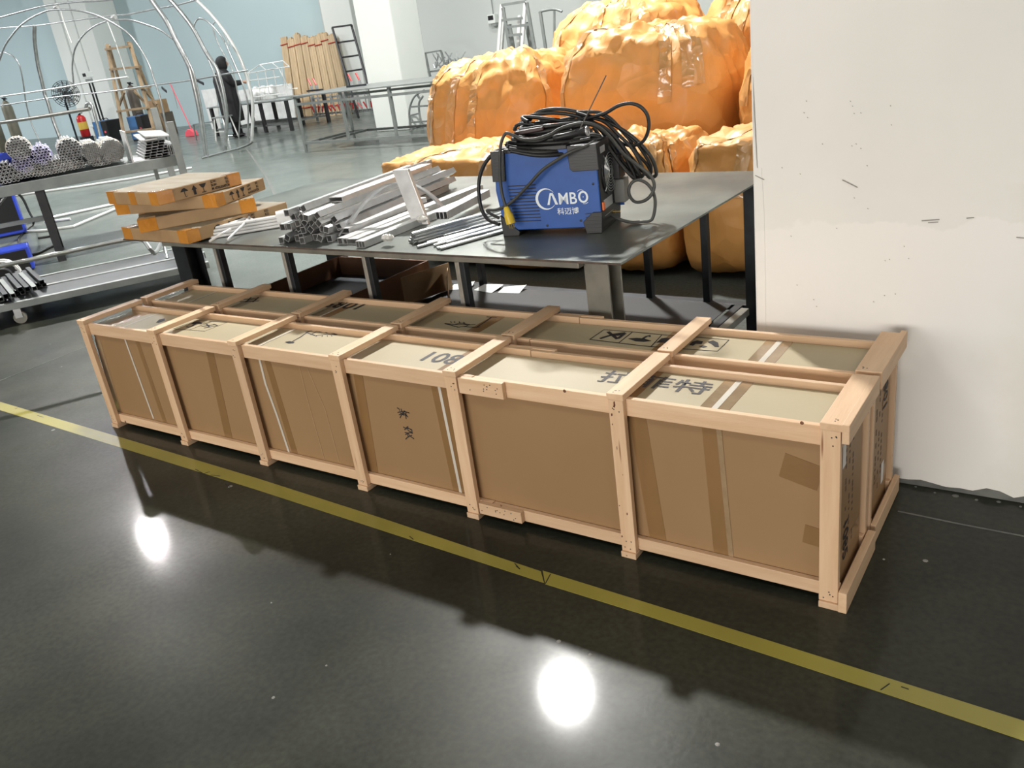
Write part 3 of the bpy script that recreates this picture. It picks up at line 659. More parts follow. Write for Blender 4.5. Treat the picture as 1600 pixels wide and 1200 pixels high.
# top carton: corners from the photograph at z=1.06
def from2(pa, pb, z): 
    A, B = az(*pa, z), az(*pb, z); return A, math.atan2(B.y-A.y, B.x-A.x)
A, an = from2((243, 301), (392, 264), 1.0625); carton((A.x, A.y), an, .9995, 'topmost flat kraft carton of the stack, umbrella, arrow and glass symbols facing the camera', True)
A2, an2 = from2((178, 318), (335, 305), .997); B2 = az(335, 305, .997); carton((A2.x, A2.y), an2, .9360, 'second flat carton from the top, long plain side with orange taped ends facing front', False, s=(B2-A2).length, d=.42, txt=False, side=.9)
A, an = from2((214, 345), (397, 311), .935); carton((A.x, A.y), an, .8725, 'third flat carton from the top, plain taped side, glossy orange tape in the middle', False, s=.56, d=.44, txt=False)
A2, an2 = from2((190, 356), (290, 362), .8705); B2 = az(290, 362, .8705); carton((A2.x, A2.y), an2, .8095, 'lowest flat carton resting on the table plate, its umbrella symbol beside the white rods', False, s=(B2-A2).length, d=.60, txt=False, side=1.2)
# ================================================================== METAL STOCK on the table
rt = random.Random(21)
def sq_tube(a, b, w_, h_, roll, m, label, group, th=.0022, name='square_tube'):
    mb = MB().hollow(a, b, rect(w_, h_), rect(w_-2*th, h_-2*th), roll=roll)
    o = build(name, mb, m, None, origin=a, smooth=False); tag(o, label, 'metal tube', group); return o
ends = [(440, 338, .02), (453, 349, .3), (466, 336, .9), (455, 363, .15), (485, 341, .9), (463, 352, .5), (492, 328, 0), (508, 330, .3), (480, 356, .2), (492, 350, .0), (483, 366, .9), (499, 360, .1), (505, 347, .5), (515, 341, 1.0), (521, 349, .7), (517, 362, .35), (524, 338, .55), (470, 369, .05), (510, 371, .5), (528, 366, .8), (540, 352, .3), (533, 345, .9), (448, 370, 1.1)]
i = 0
base = az(455, 372, .8)
rows = [(0, 9, 0.0), (1, 9, .4), (2, 8, .1), (3, 6, .3), (4, 3, .5)]
P_L, P_R = az(446, 375, .802), az(538, 380, .802)
dirT = (az(668, 284, .83)-az(505, 350, .83)); dirT.z = 0; dirT.normalize()
side = Vector((dirT.y, -dirT.x, 0))
first = az(446, 373, .815)
wS = .0285
for (rw, cnt, off) in rows:
    for k in range(cnt):
        jit = rt.uniform(-.045, .05); roll = rt.choice([0, .12, .35, .7, -.25, .5, 1.0]) if rw or k % 2 else .03
        sp = .0325
        c = first+side*((k+off+rw*.42)*sp)+Z3*(rw*.0305+(.006 if abs(roll) > .1 else .0))+dirT*jit
        if roll not in (0, .03): c.z += .003
        Lt = rt.uniform(.95, 1.12)
        e = c+dirT*Lt+side*rt.uniform(-.01, .01)
        if (c-first).dot(side) > .315: continue
        sq_tube(c, e, wS, wS, roll, ALUD if rt.random() < .45 else ALU, 'short bare aluminium square tube in the heaped pile left of the arched bar', 'square aluminium tubes heaped on the table')
        i += 1
# wide flat box sections lying beside the pile
k1 = thing('box_profile', 'wide flat aluminium box section on top of the tube pile', 'metal profile', first+side*.22+Z3*.14)
O = az(520, 312, .945)
build('hollow_section', MB().hollow(O, O+dirT*.78, rect(.11, .022), rect(.105, .017)), ALU, k1)
for (pa, pb, ww, zz, lab) in (((560, 350), (655, 312), .09, .835, 'upper wide aluminium box section right of the heap'), ((575, 366), (660, 330), .08, .812, 'lower wide aluminium box section lying on the table beside the arch')):
    A, B = az(*pa, zz), az(*pb, zz)
    d = (B-A).normalized(); A = A-d*.12
    o = build('box_profile', MB().hollow(A, B, rect(ww, .024), rect(ww-.005, .019)), ALU, None, origin=A); tag(o, lab, 'metal profile')
# slanting upright piece
A, B = az(655, 352, .80), ay(622, 266, az(655, 352, .80).y+.0)
up_ = thing('upright_box_profile', 'short flat aluminium bar standing upright behind the arch', 'metal profile', A)
wv = Vector((.075, 0, 0))
D = B-A; sh = Vector((-.035, 0, 0))
build('hollow_section', MB().obox(A+sh+Z3*.001, Vector((.078, .012, 0)), Vector((-.004, .022, 0)), D*1.0-Z3*.001), ALU, up_, bevel=.001)
# arched flat bar
arc = cr([ay(*q, y) for q, y in (((533, 368), .66), ((548, 345), .72), ((570, 315), .80), ((592, 296), .86), ((612, 287), .92), ((640, 288), .98), ((660, 296), 1.02), ((678, 309), 1.06), ((690, 322), 1.08))], 4)
mbb = MB()
nrm = Vector((.25, -.95, .15)).normalized(); m_ = len(arc)
for i_, p_ in enumerate(arc):
    t_ = (arc[min(i_+1, m_-1)]-arc[max(i_-1, 0)]).normalized(); s1 = nrm*.019; s2 = t_.cross(nrm).normalized()*.004
    for q_ in (s1+s2, s1-s2, -s1-s2, s2-s1): mbb.v.append(p_+q_)
for i_ in range(m_-1):
    for j in range(4): mbb.f.append((i_*4+j, i_*4+(j+1) % 4, i_*4+4+(j+1) % 4, i_*4+4+j))
mbb.f += [(0, 3, 2, 1), tuple((m_-1)*4+j for j in range(4))]
o = build('arched_bar', mbb, ALUD, None); tag(o, 'bent aluminium bar arching over the tubes on the table', 'metal bar')
fb3 = MB().lathe(az(536, 362, .815), [(.016, -.014), (.028, 0), (.026, .03), (.012, .045)], 9); o = build('plastic_knot', fb3, CLEAR, None); tag(o, 'crumpled knot of clear film at the foot of the arched bar', 'film')
# double and triple tube profiles tied together
def _unused(): pass
def multi(pa, pb, n, w_, h_, z, label, m, back=0):
    t = thing('joined_profile', label, 'metal profile', az(*pa, z))
    A, B = az(*pa, z), az(*pb, z); d = (B-A).normalized(); s = Vector((d.y, -d.x, 0)); A = A-d*back
    for k in range(n):
        build('hollow_section', MB().hollow(A+s*(k-(n-1)/2)*w_, B+s*(k-(n-1)/2)*w_, rect(w_-.0004, h_), rect(w_-.004, h_-.004)), m, t)
    return t
multi((535, 377), (748, 293), 2, .027, .027, .8145, 'twin aluminium tube profile, long pale bar with two square openings', ALU)
multi((563, 382), (722, 318), 3, .016, .028, .8155, 'triple chamber profile in front of the twin bar with film wound round it', ALU)
multi((690, 337), (757, 302), 3, .019, .034, .847, 'short triple chamber profile end resting on the round tubes', ALUD)
for q, lab in (((605, 372), 'clear film knot round the triple chamber profile'), ((660, 343), 'clear film knot at the middle of the profiles')):
    c = az(*q, .832); mb = MB()
    for k in range(3): mb.lathe(c+Vector((rt.uniform(-.02, .02), rt.uniform(-.01, .01), -.012)), [(.012, 0), (.021, .012), (.016, .022), (.004, .028)], 7)
    o = build('plastic_knot', mb, CLEAR, None); tag(o, lab, 'film')
# bundle of thin round tubes
dr = (az(765, 338, .82)-az(645, 372, .82)); dr.z = 0; dr.normalize(); sr = Vector((dr.y, -dr.x, 0)); R0 = .0062
bn = thing('round_tube_bundle', 'bundle of thin silver round tubes left of the blue welder, ends facing front', 'tube bundle', az(640, 375, .80))
c0 = az(640, 377, .8075)
for rw in range(4):
    for k in range(5-rw+(rw % 2 and 0)):
        c = c0+sr*((k+rw*.5)*2.02*R0)+Z3*(rw*1.74*R0)+dr*rt.uniform(-.01, .012)
        build('round_tube', MB().hollow(c, c+dr*.50, circ(R0, 10), circ(R0*.66, 10)), GALV, bn, smooth=True)
loose = [((668, 379), 0), ((652, 386), 0), ((678, 384), 0), ((684, 380), 0), ((683, 388), 0), ((688, 389), .0), ((697, 380), .0), ((735, 375), .03), ((740, 368), 0), ((735, 357), .0), ((757, 369), .02)]
for k, (q, s_) in enumerate(loose):
    c = az(*q, .8005+R0*.95); dd = (dr+sr*(.10-.04*(k % 4))).normalized()
    o = build('round_tube', MB().hollow(c, c+dd*(.46 if q[0] < 700 else .22), circ(R0*.95, 10), circ(R0*.62, 10)), GALV, None, origin=c, smooth=True)
    tag(o, 'loose thin round tube lying flat in front of the round tube bundle', 'metal tube', 'loose round tubes on the table')
# white rods in film between cartons and square tubes
wr = thing('white_rod_bundle', 'bundle of thin white rods wrapped in film between the cartons and the square tubes', 'rod bundle', az(330, 365, .80))
dw = (az(440, 343, .82)-az(328, 362, .82)); dw.z = 0; dw.normalize(); sw = Vector((dw.y, -dw.x, 0)); cw = az(331, 367, .808)
for rw in range(4):
    for k in range(6-rw):
        c = cw+sw*((k+rw*.5)*.0150)+Z3*(rw*.0135)+dw*rt.uniform(-.015, .02)
        e = c+dw*.52+sw*rt.uniform(-.006, .006)
        build('white_rod', MB().tube([c, e], .0068, 8), WTUBE, wr)
build('film_wrap', MB().tube([cw+sw*.035+dw*.33+Z3*.02, cw+sw*.035+dw*.38+Z3*.022, cw+sw*.035+dw*.44+Z3*.02], [.046, .049, .045], 12), WTUBE, wr, label='translucent white film wound round the rods')
for pts, rr_ in (([(356, 374), (385, 345), (395, 325), (378, 334)], .006), ([(320, 347), (345, 350), (372, 336), (400, 345)], .005), ([(328, 377), (345, 366), (360, 358)], .006), ([(318, 358), (350, 352), (395, 336), (426, 318)], .006)):
    zz = (.806, .86, .83, .80); o = build('white_cord', MB().tube(cr([az(*q, .815+.035*min(1, i_)) for i_, q in enumerate(pts)], 5), rr_, 7), WTUBE, wr)

# ================================================================== WELDING MACHINE
mo = Vector((1.975, .760, ZP)); mu = Vector((.41, .080, 0)).normalized(); mv = Vector((-mu.y, mu.x, 0)); MW, MD, MH = .415, .235, .33
wm = thing('welding_machine', 'bright blue inverter welding machine with white lettering standing on the table', 'welding machine', mo)
def mp(a, b, c): return mo+mu*a*1.025+mv*b+Z3*c
def mbox(name, a0, a1, b0, b1, c0, c1, m, bev=.002, label=None):
    return build(name, MB().obox(mp(a0, b0, c0), mu*(a1-a0), mv*(b1-b0), Z3*(c1-c0)), m, wm, bevel=bev, label=label)
f0 = .022
bodyp = [(.012, f0), (.405, f0), (.405, MH-.006), (.012, MH-.006), (-.004, .18)]
build('side_cover', MB().prism([mp(a, 0, c) for a, c in bodyp], mv*MD), BLUE, wm, bevel=.003, label='blue steel cover')
mbox('end_panel', .4055, .4085, .006, MD-.006, .02, MH-.012, BLK)
for a in (.40,): build('cover_flange', MB().obox(mp(.4055, MD-.004, f0+.03), mu*.022, mv*.004, Z3*(MH-.06)), BLUE, wm)
# ribbed corner guards
def guard(poly, name='corner_guard', ribs=9):
    g = build(name, MB().prism([mp(a, -.008, c) for a, c in poly], mv*(MD+.016)), BLK, wm, bevel=.002)
    cs = [c for a, c in poly]; asx = [a for a, c in poly]; mb = MB()
    for k in range(ribs):
        z_ = min(cs)+.006+(max(cs)-min(cs)-.012)*k/(ribs-1)
        mb.obox(mp(min(asx)+.012, -.0095, z_), mu*(max(asx)-min(asx)-.018), mv*.0014, Z3*.003)
    if ribs: build('guard_rib', mb, BLK, g, kind='stuff')
    return g
guard([(-.008, .215), (.045, .215), (.052, .30), (.055, MH), (-.002, MH)])
guard([(.300, MH), (.412, MH), (.414, .235), (.315, .235), (.304, .245)])
guard([(.006, .0), (.072, .0), (.078, .015), (.045, .045), (.004, .085)], ribs=0)
guard([(.345, .0), (.405, .0), (.412, .08), (.375, .08), (.335, .045)], ribs=6)
mbox('top_cover', .05, .305, -.004, MD+.004, MH-.012, MH+.004, BLK)
# louvres
for k in range(12):
    z_ = .055+k*.0125; build('louvre', MB().obox(mp(.055+k*-.0005, -.0012, z_), mu*.115, mv*.0012, Z3*.0035), INK, wm) if k < 12 else None
for a, c in ((.19, .036), (.325, .050), (.385, .185), (.02, .205), (.0345, .10)):
    build('screw', MB().lathe(mp(a, 0, c), [(.0045, 0), (.0045, .002), (.002, .003)], 8, -mv), BLK, wm)
# logo
lo = MB(); B_ = mp(0, -.0011, 0)
def lp(a, c): return mp(a, -.0011, c)
C_ = (.196, .138); outer = []; inner = []
for k in range(27):
    g = math.radians(38+ (322-38)*k/26)
    outer.append(lp(C_[0]+.041*math.cos(g), C_[1]+.041*math.sin(g))); inner.append(lp(C_[0]+.005+.0355*math.cos(g), C_[1]+.0365*math.sin(g)))
for k in range(26):
    lo.prism([outer[k], outer[k+1], inner[k+1], inner[k]], -mv*.0005)
lo.prism([lp(.200, .115), lp(.209, .115), lp(.218, .150), lp(.221, .150), lp(.232, .115), lp(.243, .115), lp(.226, .160), lp(.214, .160)], -mv*.0006)
build('logo_lettering', lo, INKW, wm)
text('MB', lp(.244, .1155), mu, Z3, .062, INKW, wm, name='logo_lettering', sx=.92, bold=.012)
rg_ = MB(); oc = (.343, .139)
for (ro, ri, sx_, dx) in ((.0225, .0155, .86, 0),):
    for k in range(24):
        g, g2 = 2*PI*k/24, 2*PI*(k+1)/24
        rg_.prism([lp(oc[0]+ro*sx_*math.cos(g), oc[1]+ro*math.sin(g)), lp(oc[0]+ro*sx_*math.cos(g2), oc[1]+ro*math.sin(g2)), lp(oc[0]+ri*.75*math.cos(g2), oc[1]+ri*math.sin(g2)), lp(oc[0]+ri*.75*math.cos(g), oc[1]+ri*math.sin(g))], -mv*.0006)
rg_.ribbon([lp(oc[0]-.008+.02*math.cos(g), oc[1]+.027*math.sin(g)) for g in [math.radians(a) for a in range(50, 131, 10)]], .0015, -mv)
rg_.ribbon([lp(oc[0]+.004+.021*math.cos(g), oc[1]+.026*math.sin(g)) for g in [math.radians(a) for a in range(-110, -40, 10)]], .0015, -mv)
rg_.lathe(lp(*oc), [(.002, 0), (.002, .0006)], 8, -mv)
build('logo_lettering', rg_, INKW, wm)
text('科迈博', lp(.236, .078), mu, Z3, .028, INKW, wm, name='logo_lettering', sx=1.05, bold=.006)
# end panel with the fan
ex = .409
def ep(b, c, o_=0): return mp(ex+o_, b, c)
fan = MB().lathe(ep(MD*.50, .205, .0005), [(.084, 0), (.084, .004), (.076, .004), (.074, .001)], 32, mu)
fo = build('fan_housing', fan, BLK, wm)
gr = MB()
for rr2 in (.012, .022, .032, .042, .052, .062, .072):
    gr.tube([ep(MD*.5+rr2*math.cos(2*PI*k/28), .205+rr2*math.sin(2*PI*k/28), .009) for k in range(29)], .0013, 5, cap=False)
for g in (.7, .7+PI/2, .7+PI, .7+1.5*PI): gr.tube([ep(MD*.5+.012*math.cos(g), .205+.012*math.sin(g), .009), ep(MD*.5+.092*math.cos(g), .205+.092*math.sin(g), .006)], .0015, 5)
build('fan_grille', gr, GALV, fo)
bl = MB()
for k in range(7):
    g = 2*PI*k/7; bl.add([ep(MD*.5+.012*math.cos(g), .205+.012*math.sin(g), .002), ep(MD*.5+.068*math.cos(g), .205+.068*math.sin(g), .0025), ep(MD*.5+.068*math.cos(g+.6), .205+.068*math.sin(g+.6), .005), ep(MD*.5+.012*math.cos(g+.9), .205+.012*math.sin(g+.9), .003)], [(0, 1, 2, 3)])
build('fan_blade', bl, DARKS, fo)
mbox('rating_plate', ex, ex+.001, .03, .14, .055, .115, ALUD, 0); mbox('top_plate', ex, ex+.004, .03, .09, .287, .312, ALUD, .001)
mbox('power_switch', ex, ex+.006, .008, .028, .082, .112, ORL, .001, 'orange rocker switch')
mbox('junction_box', ex, ex+.045, MD-.07, MD-.005, .075, .165, mat('grey_cover', (.17, .17, .155), rough=.4), .003)
mbox('terminal_cover', ex, ex+.035, MD-.085, MD-.01, .168, .26, BLK, .003)
build('gas_fitting', MB().lathe(ep(MD-.10, .048), [(.007, 0), (.007, .012), (.004, .012), (.004, .03)], 8, mu), BRASS, wm)
def q6(x, y): return (740+x/4.706, 120+y/4.706)
# power cord with the yellow plug
cordpts = [((1000, 1015), .95), ((1080, 1050), .95), ((1160, 1105), .97), ((1240, 1110), .98), ((1310, 1050), .99), ((1335, 950), 1.0), ((1325, 860), 1.0), ((1280, 790), 1.0), ((1210, 758), .99), ((1155, 790), .98), ((1143, 860), .97), ((1185, 918), .96), ((1255, 912), .96), ((1310, 862), .965), ((1328, 790), .975), ((1290, 715), .98), ((1200, 645), .97), ((1100, 565), .94), ((1005, 445), .90), ((930, 378), .87), ((850, 345), .85), ((760, 345), .83), ((640, 380), .80), ((560, 425), .77), ((450, 458), .76), ((350, 458), .755), ((290, 430), .75), ((235, 418), .745), ((200, 500), .735), ((193, 620), .73), ((196, 750), .73), ((212, 870), .73), ((240, 965), .725)]
cp = [ay(*q6(*q), y) for q, y in cordpts]
for v_ in cp: v_.z = max(v_.z, ZP+.008)
build('power_cord', MB().tube(cr(cp, 6), .0062, 8), RUBG, wm)
pc = [ay(*q6(*q), .722) for q in ((238, 955), (275, 1078))]
dpl = (pc[1]-pc[0]).normalized()
pl = build('plug', MB().tube([pc[0], pc[0]+dpl*.006, pc[0]+dpl*.02, pc[0]+dpl*.034, pc[1]], [.007, .012, .013, .018, .0185], 12), YEL, wm, label='yellow three pin plug')
s_ = dpl.cross(mv).normalized()
for k in (-1, 0, 1): build('plug_pin', MB().beam(pc[1]+s_*.009*k, pc[1]+s_*.009*k+dpl*(.018 if k else .021), .002, .006), BRASS, pl)
# welding leads coiled on top
def lead(pts, r=.0072, n=6, m=RUB, par=None, nm='cable_strand'):
    cp = [ay(*q6(*q), y+.05*min(1, max(0, (y-.775)/.04))) for q, y in pts]
    for v_ in cp:
        v_.z = max(v_.z, ZP+.010)
    return build(nm, MB().tube(cr(cp, n), r, 9), m, par)
coil = thing('welding_leads', 'tangled coil of black welding cables heaped on top of the blue machine', 'cable', mp(.2, .12, MH+.005))
def sp(pts, y0, y1):                       # spread the depth over the strand
    m = len(pts); return [(p, y0+(y1-y0)*i/(m-1)) for i, p in enumerate(pts)]
lead(sp([(640, 330), (800, 312), (960, 270), (1060, 215), (1150, 195), (1230, 222), (1280, 290), (1285, 390), (1240, 480), (1150, 505), (1060, 470), (980, 400)], .93, 1.0), .0068, par=coil)
lead(sp([(400, 340), (440, 285), (500, 250), (620, 236), (740, 252), (860, 290), (980, 330), (1080, 380), (1180, 450), (1260, 530), (1320, 620), (1342, 720), (1290, 742)], .90, 1.04), par=coil)
lead(sp([(340, 345), (390, 310), (430, 285), (560, 266), (700, 276), (800, 302), (900, 345), (1000, 420), (1100, 520), (1180, 620), (1250, 700), (1310, 745)], .88, 1.03), par=coil)
lead(sp([(400, 330), (365, 310), (362, 298), (420, 296), (560, 310), (700, 330), (820, 330), (940, 362), (1040, 440), (1130, 560), (1200, 680), (1240, 742)], .84, 1.0), par=coil)
lead(sp([(370, 320), (400, 338), (520, 360), (660, 352), (800, 348), (900, 352), (990, 420), (1080, 520), (1160, 640), (1240, 742)], .86, 1.02), par=coil)
lead(sp([(300, 395), (318, 358), (380, 345), (480, 366), (600, 372), (700, 342), (820, 346), (910, 370), (980, 450), (1050, 560), (1130, 660), (1220, 735)], .84, 1.0), par=coil)
lead(sp([(840, 290), (760, 262), (850, 258), (930, 265), (1010, 310), (1100, 400), (1190, 480), (1250, 560), (1300, 650), (1302, 710), (1280, 735)], .92, 1.05), .0066, par=coil)
lead(sp([(860, 300), (960, 330), (1070, 430), (1160, 520), (1230, 640), (1250, 720), (1180, 740), (1130, 690), (1060, 590), (990, 500), (900, 400)], .95, 1.03), .0066, par=coil)
lead(sp([(880, 370), (960, 480), (1020, 560), (1080, 640), (1150, 720), (1180, 745), (1170, 700), (1120, 600), (1060, 500)], .91, 1.0), .0066, par=coil)
lead(sp([(480, 325), (620, 320), (760, 290), (860, 255), (940, 280), (1040, 350), (1150, 470), (1200, 560), (1270, 640), (1300, 690)], .92, 1.03), .006, par=coil)
lead(sp([(245, 505), (260, 485), (330, 495), (450, 485), (600, 470), (740, 450), (860, 430), (930, 440)], .755, .86), .0088, par=coil)
lead(sp([(245, 510), (300, 522), (420, 525), (560, 516), (720, 500), (850, 470), (940, 450)], .745, .86), .0088, par=coil)
lead(sp([(262, 530), (400, 552), (560, 552), (700, 538), (820, 505), (910, 465)], .742, .85), .0085, par=coil)
lead(sp([(275, 545), (430, 574), (560, 578), (690, 560), (800, 520), (880, 480)], .740, .84), .0075, par=coil)
lead(sp([(190, 1085), (110, 1050), (62, 980), (40, 870), (45, 740), (88, 630), (165, 552), (250, 535), (330, 530), (450, 520), (600, 505), (740, 480), (860, 455)], .735, .82), .0075, par=coil)
lead([((190, 1040), .76), ((130, 1010), .74), ((100, 982), .73), ((180, 975), .728), ((280, 920), .733), ((400, 800), .742), ((500, 690), .75), ((600, 620), .758), ((700, 560), .765), ((820, 512), .79), ((900, 470), .85)], .0062, m=RUBG, par=coil)
lead(sp([(300, 440), (380, 470), (480, 470), (560, 440), (640, 415), (720, 400)], .77, .82), .0085, par=coil)
# filler loops under the tangle resting on the top cover
for k in range(5):
    cx, cy, cz = .20, .12, MH+.012+k*.0135; aa, bb = .165-.012*k, .10-.006*k
    build('cable_strand', MB().tube([mp(cx+aa*math.cos(2*PI*j/28)+.004*math.sin(3*j), cy+bb*math.sin(2*PI*j/28), cz+.004*math.sin(2*PI*j/28*2+k)) for j in range(29)], .0075, 8, cap=False), RUB, coil)
c1 = ay(*q6(590, 452), .80); c2 = ay(*q6(830, 400), .82)
hol = thing('electrode_holder', 'black electrode holder clipped on a thin grey rod, lying on the cable coil', 'welding tool', c1)
dh = (c2-c1).normalized()
build('handle', MB().tube([c1, c1+dh*.015, c1+dh*.03, c2-dh*.03, c2-dh*.012, c2], [.010, .013, .011, .012, .017, .018], 12), BLK, hol)
build('clamp_jaw', MB().lathe(c2+dh*.001, [(.017, 0), (.017, .005), (.010, .005), (.010, .001)], 14, dh), ALUD, hol)
e0, e1 = ay(*q6(785, 378), .82), ay(947, 118, .84)
build('electrode_rod', MB().tube([e0, e1], .0022, 7), mat('grey_rod', (.10, .095, .08), rough=.6), hol)
g1 = ay(*q6(310, 440), .80); gc = thing('ground_clamp', 'dark maroon ground clamp under the cables on the machine', 'welding tool', g1)
build('clamp_arm', MB().beam(g1+Z3*.012, ay(*q6(520, 400), .84)+Z3*.012, .035, .014), MAR, gc, bevel=.003); build('clamp_arm', MB().beam(g1-Z3*.008, ay(*q6(500, 425), .84)-Z3*.008, .035, .012), MAR, gc, bevel=.003)

# ================================================================== ORANGE BALES
def bale(label, cx, cy, z0, rx, ry, h, seed, ex=3.2, top=.55, taper=.06, groups='orange film-wrapped bales stacked behind the table', wr_=1.0):
    t = thing('wrapped_bale', label, 'bale', (cx, cy, z0), groups)
    NU, NV = 120, 56; so = Vector((seed*7.3, seed*3.1, seed*1.7)); mb = MB(); pts = []
    def S(u, v, off=0):
        a = 2*PI*u; ph = -PI/2+PI*v
        nx, ny, nz = math.cos(ph)*math.cos(a), math.cos(ph)*math.sin(a), math.sin(ph)
        rd = (abs(nx)**ex+abs(ny)**ex+abs(nz)**ex)**(-1/ex); px, py, pz = nx*rd, ny*rd, nz*rd; zn = (pz+1)/2
        P = Vector((rx*px, ry*py, h*zn))
        N_ = Vector((math.copysign(abs(px)**(ex-1), px)/rx, math.copysign(abs(py)**(ex-1), py)/ry, math.copysign(abs(pz)**(ex-1), pz)/(h*.5)))
        N_ = N_.normalized() if N_.length > 1e-9 else Vector((nx, ny, nz))
        Q = P*2.4+so
        d1 = noise.noise(Q*.8)*.05
        rad = noise.noise(Vector((px*4.2, py*4.2, zn*1.1))+so)      # gathers that run down the sides
        d2 = (1-abs(rad)*4.5); d2 = -max(d2, 0)*.007
        wt = .22+1.6*max(0, zn-.50) + .5*max(0, .25-zn)
        vd = noise.voronoi(Q*2.2+Vector((0, 0, zn*1.5)))[0]
        d3 = -vd[0]*.085
        vd2 = noise.voronoi(Q*5.5)[0]; d4 = -vd2[0]*.040
        d = d1+(d2+d3+d4)*wt*wr_+off
        P += N_*d; P.z = max(P.z, .002)
        return Vector((cx, cy, z0))+P
    for j in range(NV+1):
        for i_ in range(NU): mb.v.append(S(i_/NU, j/NV))
    for j in range(NV):
        for i_ in range(NU):
            a = j*NU+i_; b = j*NU+(i_+1) % NU; mb.f.append((a, b, b+NU, a+NU))
    mb.sm = True
    o = build('film_wrap', mb, WRAP, t, smooth=False)
    o.data.shade_smooth()
    # clear tape bands over the shoulder
    rb = random.Random(seed)
    for k in range(4):
        u0_ = .62+rb.random()*.32; wdt = .02; tb_ = MB(); rows = 18; v0 = .46+rb.random()*.15
        for j in range(rows+1):
            vv = v0+(.97-v0)*j/rows
            for q in range(5): tb_.v.append(S(u0_+wdt*(q/4-.5)+.02*j/rows, vv, .006))
        for j in range(rows):
            for q in range(4): a = j*5+q; tb_.f.append((a, a+1, a+6, a+5))
        build('clear_tape_band', tb_, FILM, t, smooth=True)
    return t
bale('long low orange bale lying behind the tubes at the table back edge', .29, 3.10, 0, .86, .43, .84, 1, ex=9, wr_=.7)
bale('low orange bale just right of the blue welder behind the table', 1.50, 3.10, 0, .33, .43, .88, 2, ex=6)
bale('low orange bale next to the pillar behind the table', 2.42, 3.10, 0, .58, .43, .90, 3, ex=7)
bale('large round orange bale at the left, top level with the far shelves', -.26, 4.16, 0, .66, .58, 1.42, 4, ex=3.8)
bale('largest orange bale in the centre above the welder with a pinched top seam', 1.07, 4.14, 0, .69, .58, 1.52, 5, ex=3.6)
bale('orange bale at the right, partly hidden by the pillar', 2.42, 4.10, 0, .62, .58, 1.46, 6, ex=3.4)
bale('rear orange bale with bright glossy shoulder above the left gap', .26, 5.42, 0, .76, .60, 1.73, 7, ex=3.2)
bale('rear orange bale in the top right corner beside the pillar', 1.70, 5.40, 0, .69, .60, 1.75, 8, ex=3.3)
# ================================================================== BACKGROUND
def dep(P): return (P-CAM).dot(fw)
def pr(P):
    q = P-CAM; d = q.dot(fw); return (800+FPX*q.dot(RT)/d, 600-FPX*q.dot(UP)/d)
def zat(P, py):
    lo_, hi_ = -1.0, 8.0
    for _ in range(40):
        m_ = (lo_+hi_)/2
        if pr(Vector((P.x, P.y, m_)))[1] > py: lo_ = m_
        else: hi_ = m_
    return (lo_+hi_)/2
def apl(px, py, P, n):
    d = ray(px, py); return CAM+d*((P-CAM).dot(n)/d.dot(n))
def vfoot(px, py, Y): P = ay(px, py, Y); return Vector((P.x, Y, 0))

# ---------------- stock rack on the left
RA, RB = az(0, 292, .80), az(284, 241, .80)
td = (RB-RA).normalized(); nd = Vector((-td.y, td.x, 0)); RL = RA-td*1.3; LR = (RB-RL).length
def rp(a, b, z): return Vector((RL.x, RL.y, 0))+td*a+nd*b+Z3*z
rack = thing('stock_rack', 'grey steel stock rack on the left loaded with round tube bundles', 'rack', rp(LR/2, .5, 0))
build('shelf_board', MB().obox(rp(0, .052, .775), td*LR, nd*.95, Z3*.02), GREYP, rack, bevel=.002)
build('front_rail', MB().obox(rp(0, 0, .70), td*LR, nd*.05, Z3*.10), GREYP, rack, bevel=.003)
for a, b, zt, wd in ((LR-.07, -.052, 1.13, .07), (LR-.07, 1.003, 1.25, .07)):
    build('upright', MB().obox(rp(a, b, 0), td*wd, nd*.05, Z3*zt), GREYP, rack, bevel=.002)
build('upright', MB().obox(rp(LR-.22, .96, 0), td*.04, nd*.04, Z3*.774), GREYP, rack)
lx = az(100, 425); a_ = (lx-RL).dot(td)
for b in (.004, .90):
    build('leg', MB().obox(rp(a_-.03, b, 0), td*.075, nd*.045, Z3*.699), BLKS, rack)
build('leg', MB().obox(rp(a_-1.4, .004, 0), td*.075, nd*.045, Z3*.699), BLKS, rack)
build('brace', MB().obox(rp(0, .05, .42), td*(a_+.0-.031), nd*.04, Z3*.04), GREYP, rack); build('brace', MB().obox(rp(a_-.02, .05, .42), td*.04, nd*.849, Z3*.04), BLKS, rack)
def hexpack(label, px, py, rpx, tpx, L, m, wrap=None, flat=0, cat='tube bundle'):
    C = apl(px, py, rp(0, .08, 0), nd); s = dep(C)/FPX; R, r = rpx*s, tpx*s
    C.z = max(C.z, .80+r)
    C = C+nd*rt.uniform(-.01, .03)
    t = thing('tube_bundle', label, cat, (C.x, C.y, max(.80, C.z-R)), 'round tube bundles on the stock rack')
    mb = MB(); j0 = int(R/r)+1; n = 0
    for j in range(-j0, j0+1):
        for i_ in range(-j0, j0+1):
            x = (i_+.5*(j % 2))*2.04*r; z = j*1.77*r
            if x*x*(1 if not flat else .25)+z*z*(1 if not flat else 3) > R*R or C.z+z-r < .797: continue
            P = C+td*x+Z3*z+nd*rt.uniform(-.012, .012)
            sg = 8
            mb.hollow(P, P+nd*L, circ(r, sg), circ(r*.70, sg), deep=.12); n += 1
    build('round_tubes', mb, m, t, kind='stuff', smooth=False)
    if wrap:
        mb = MB(); ring = []
        for k in range(25):
            g = 2*PI*k/24; ring.append(C+nd*.18+td*R*1.07*math.cos(g)+Z3*max(-(C.z-.80)+.002, R*1.05*math.sin(g)))
        mb.tube(ring, .006, 6, cap=False); build('binding_strap', mb, wrap, t)
    return t
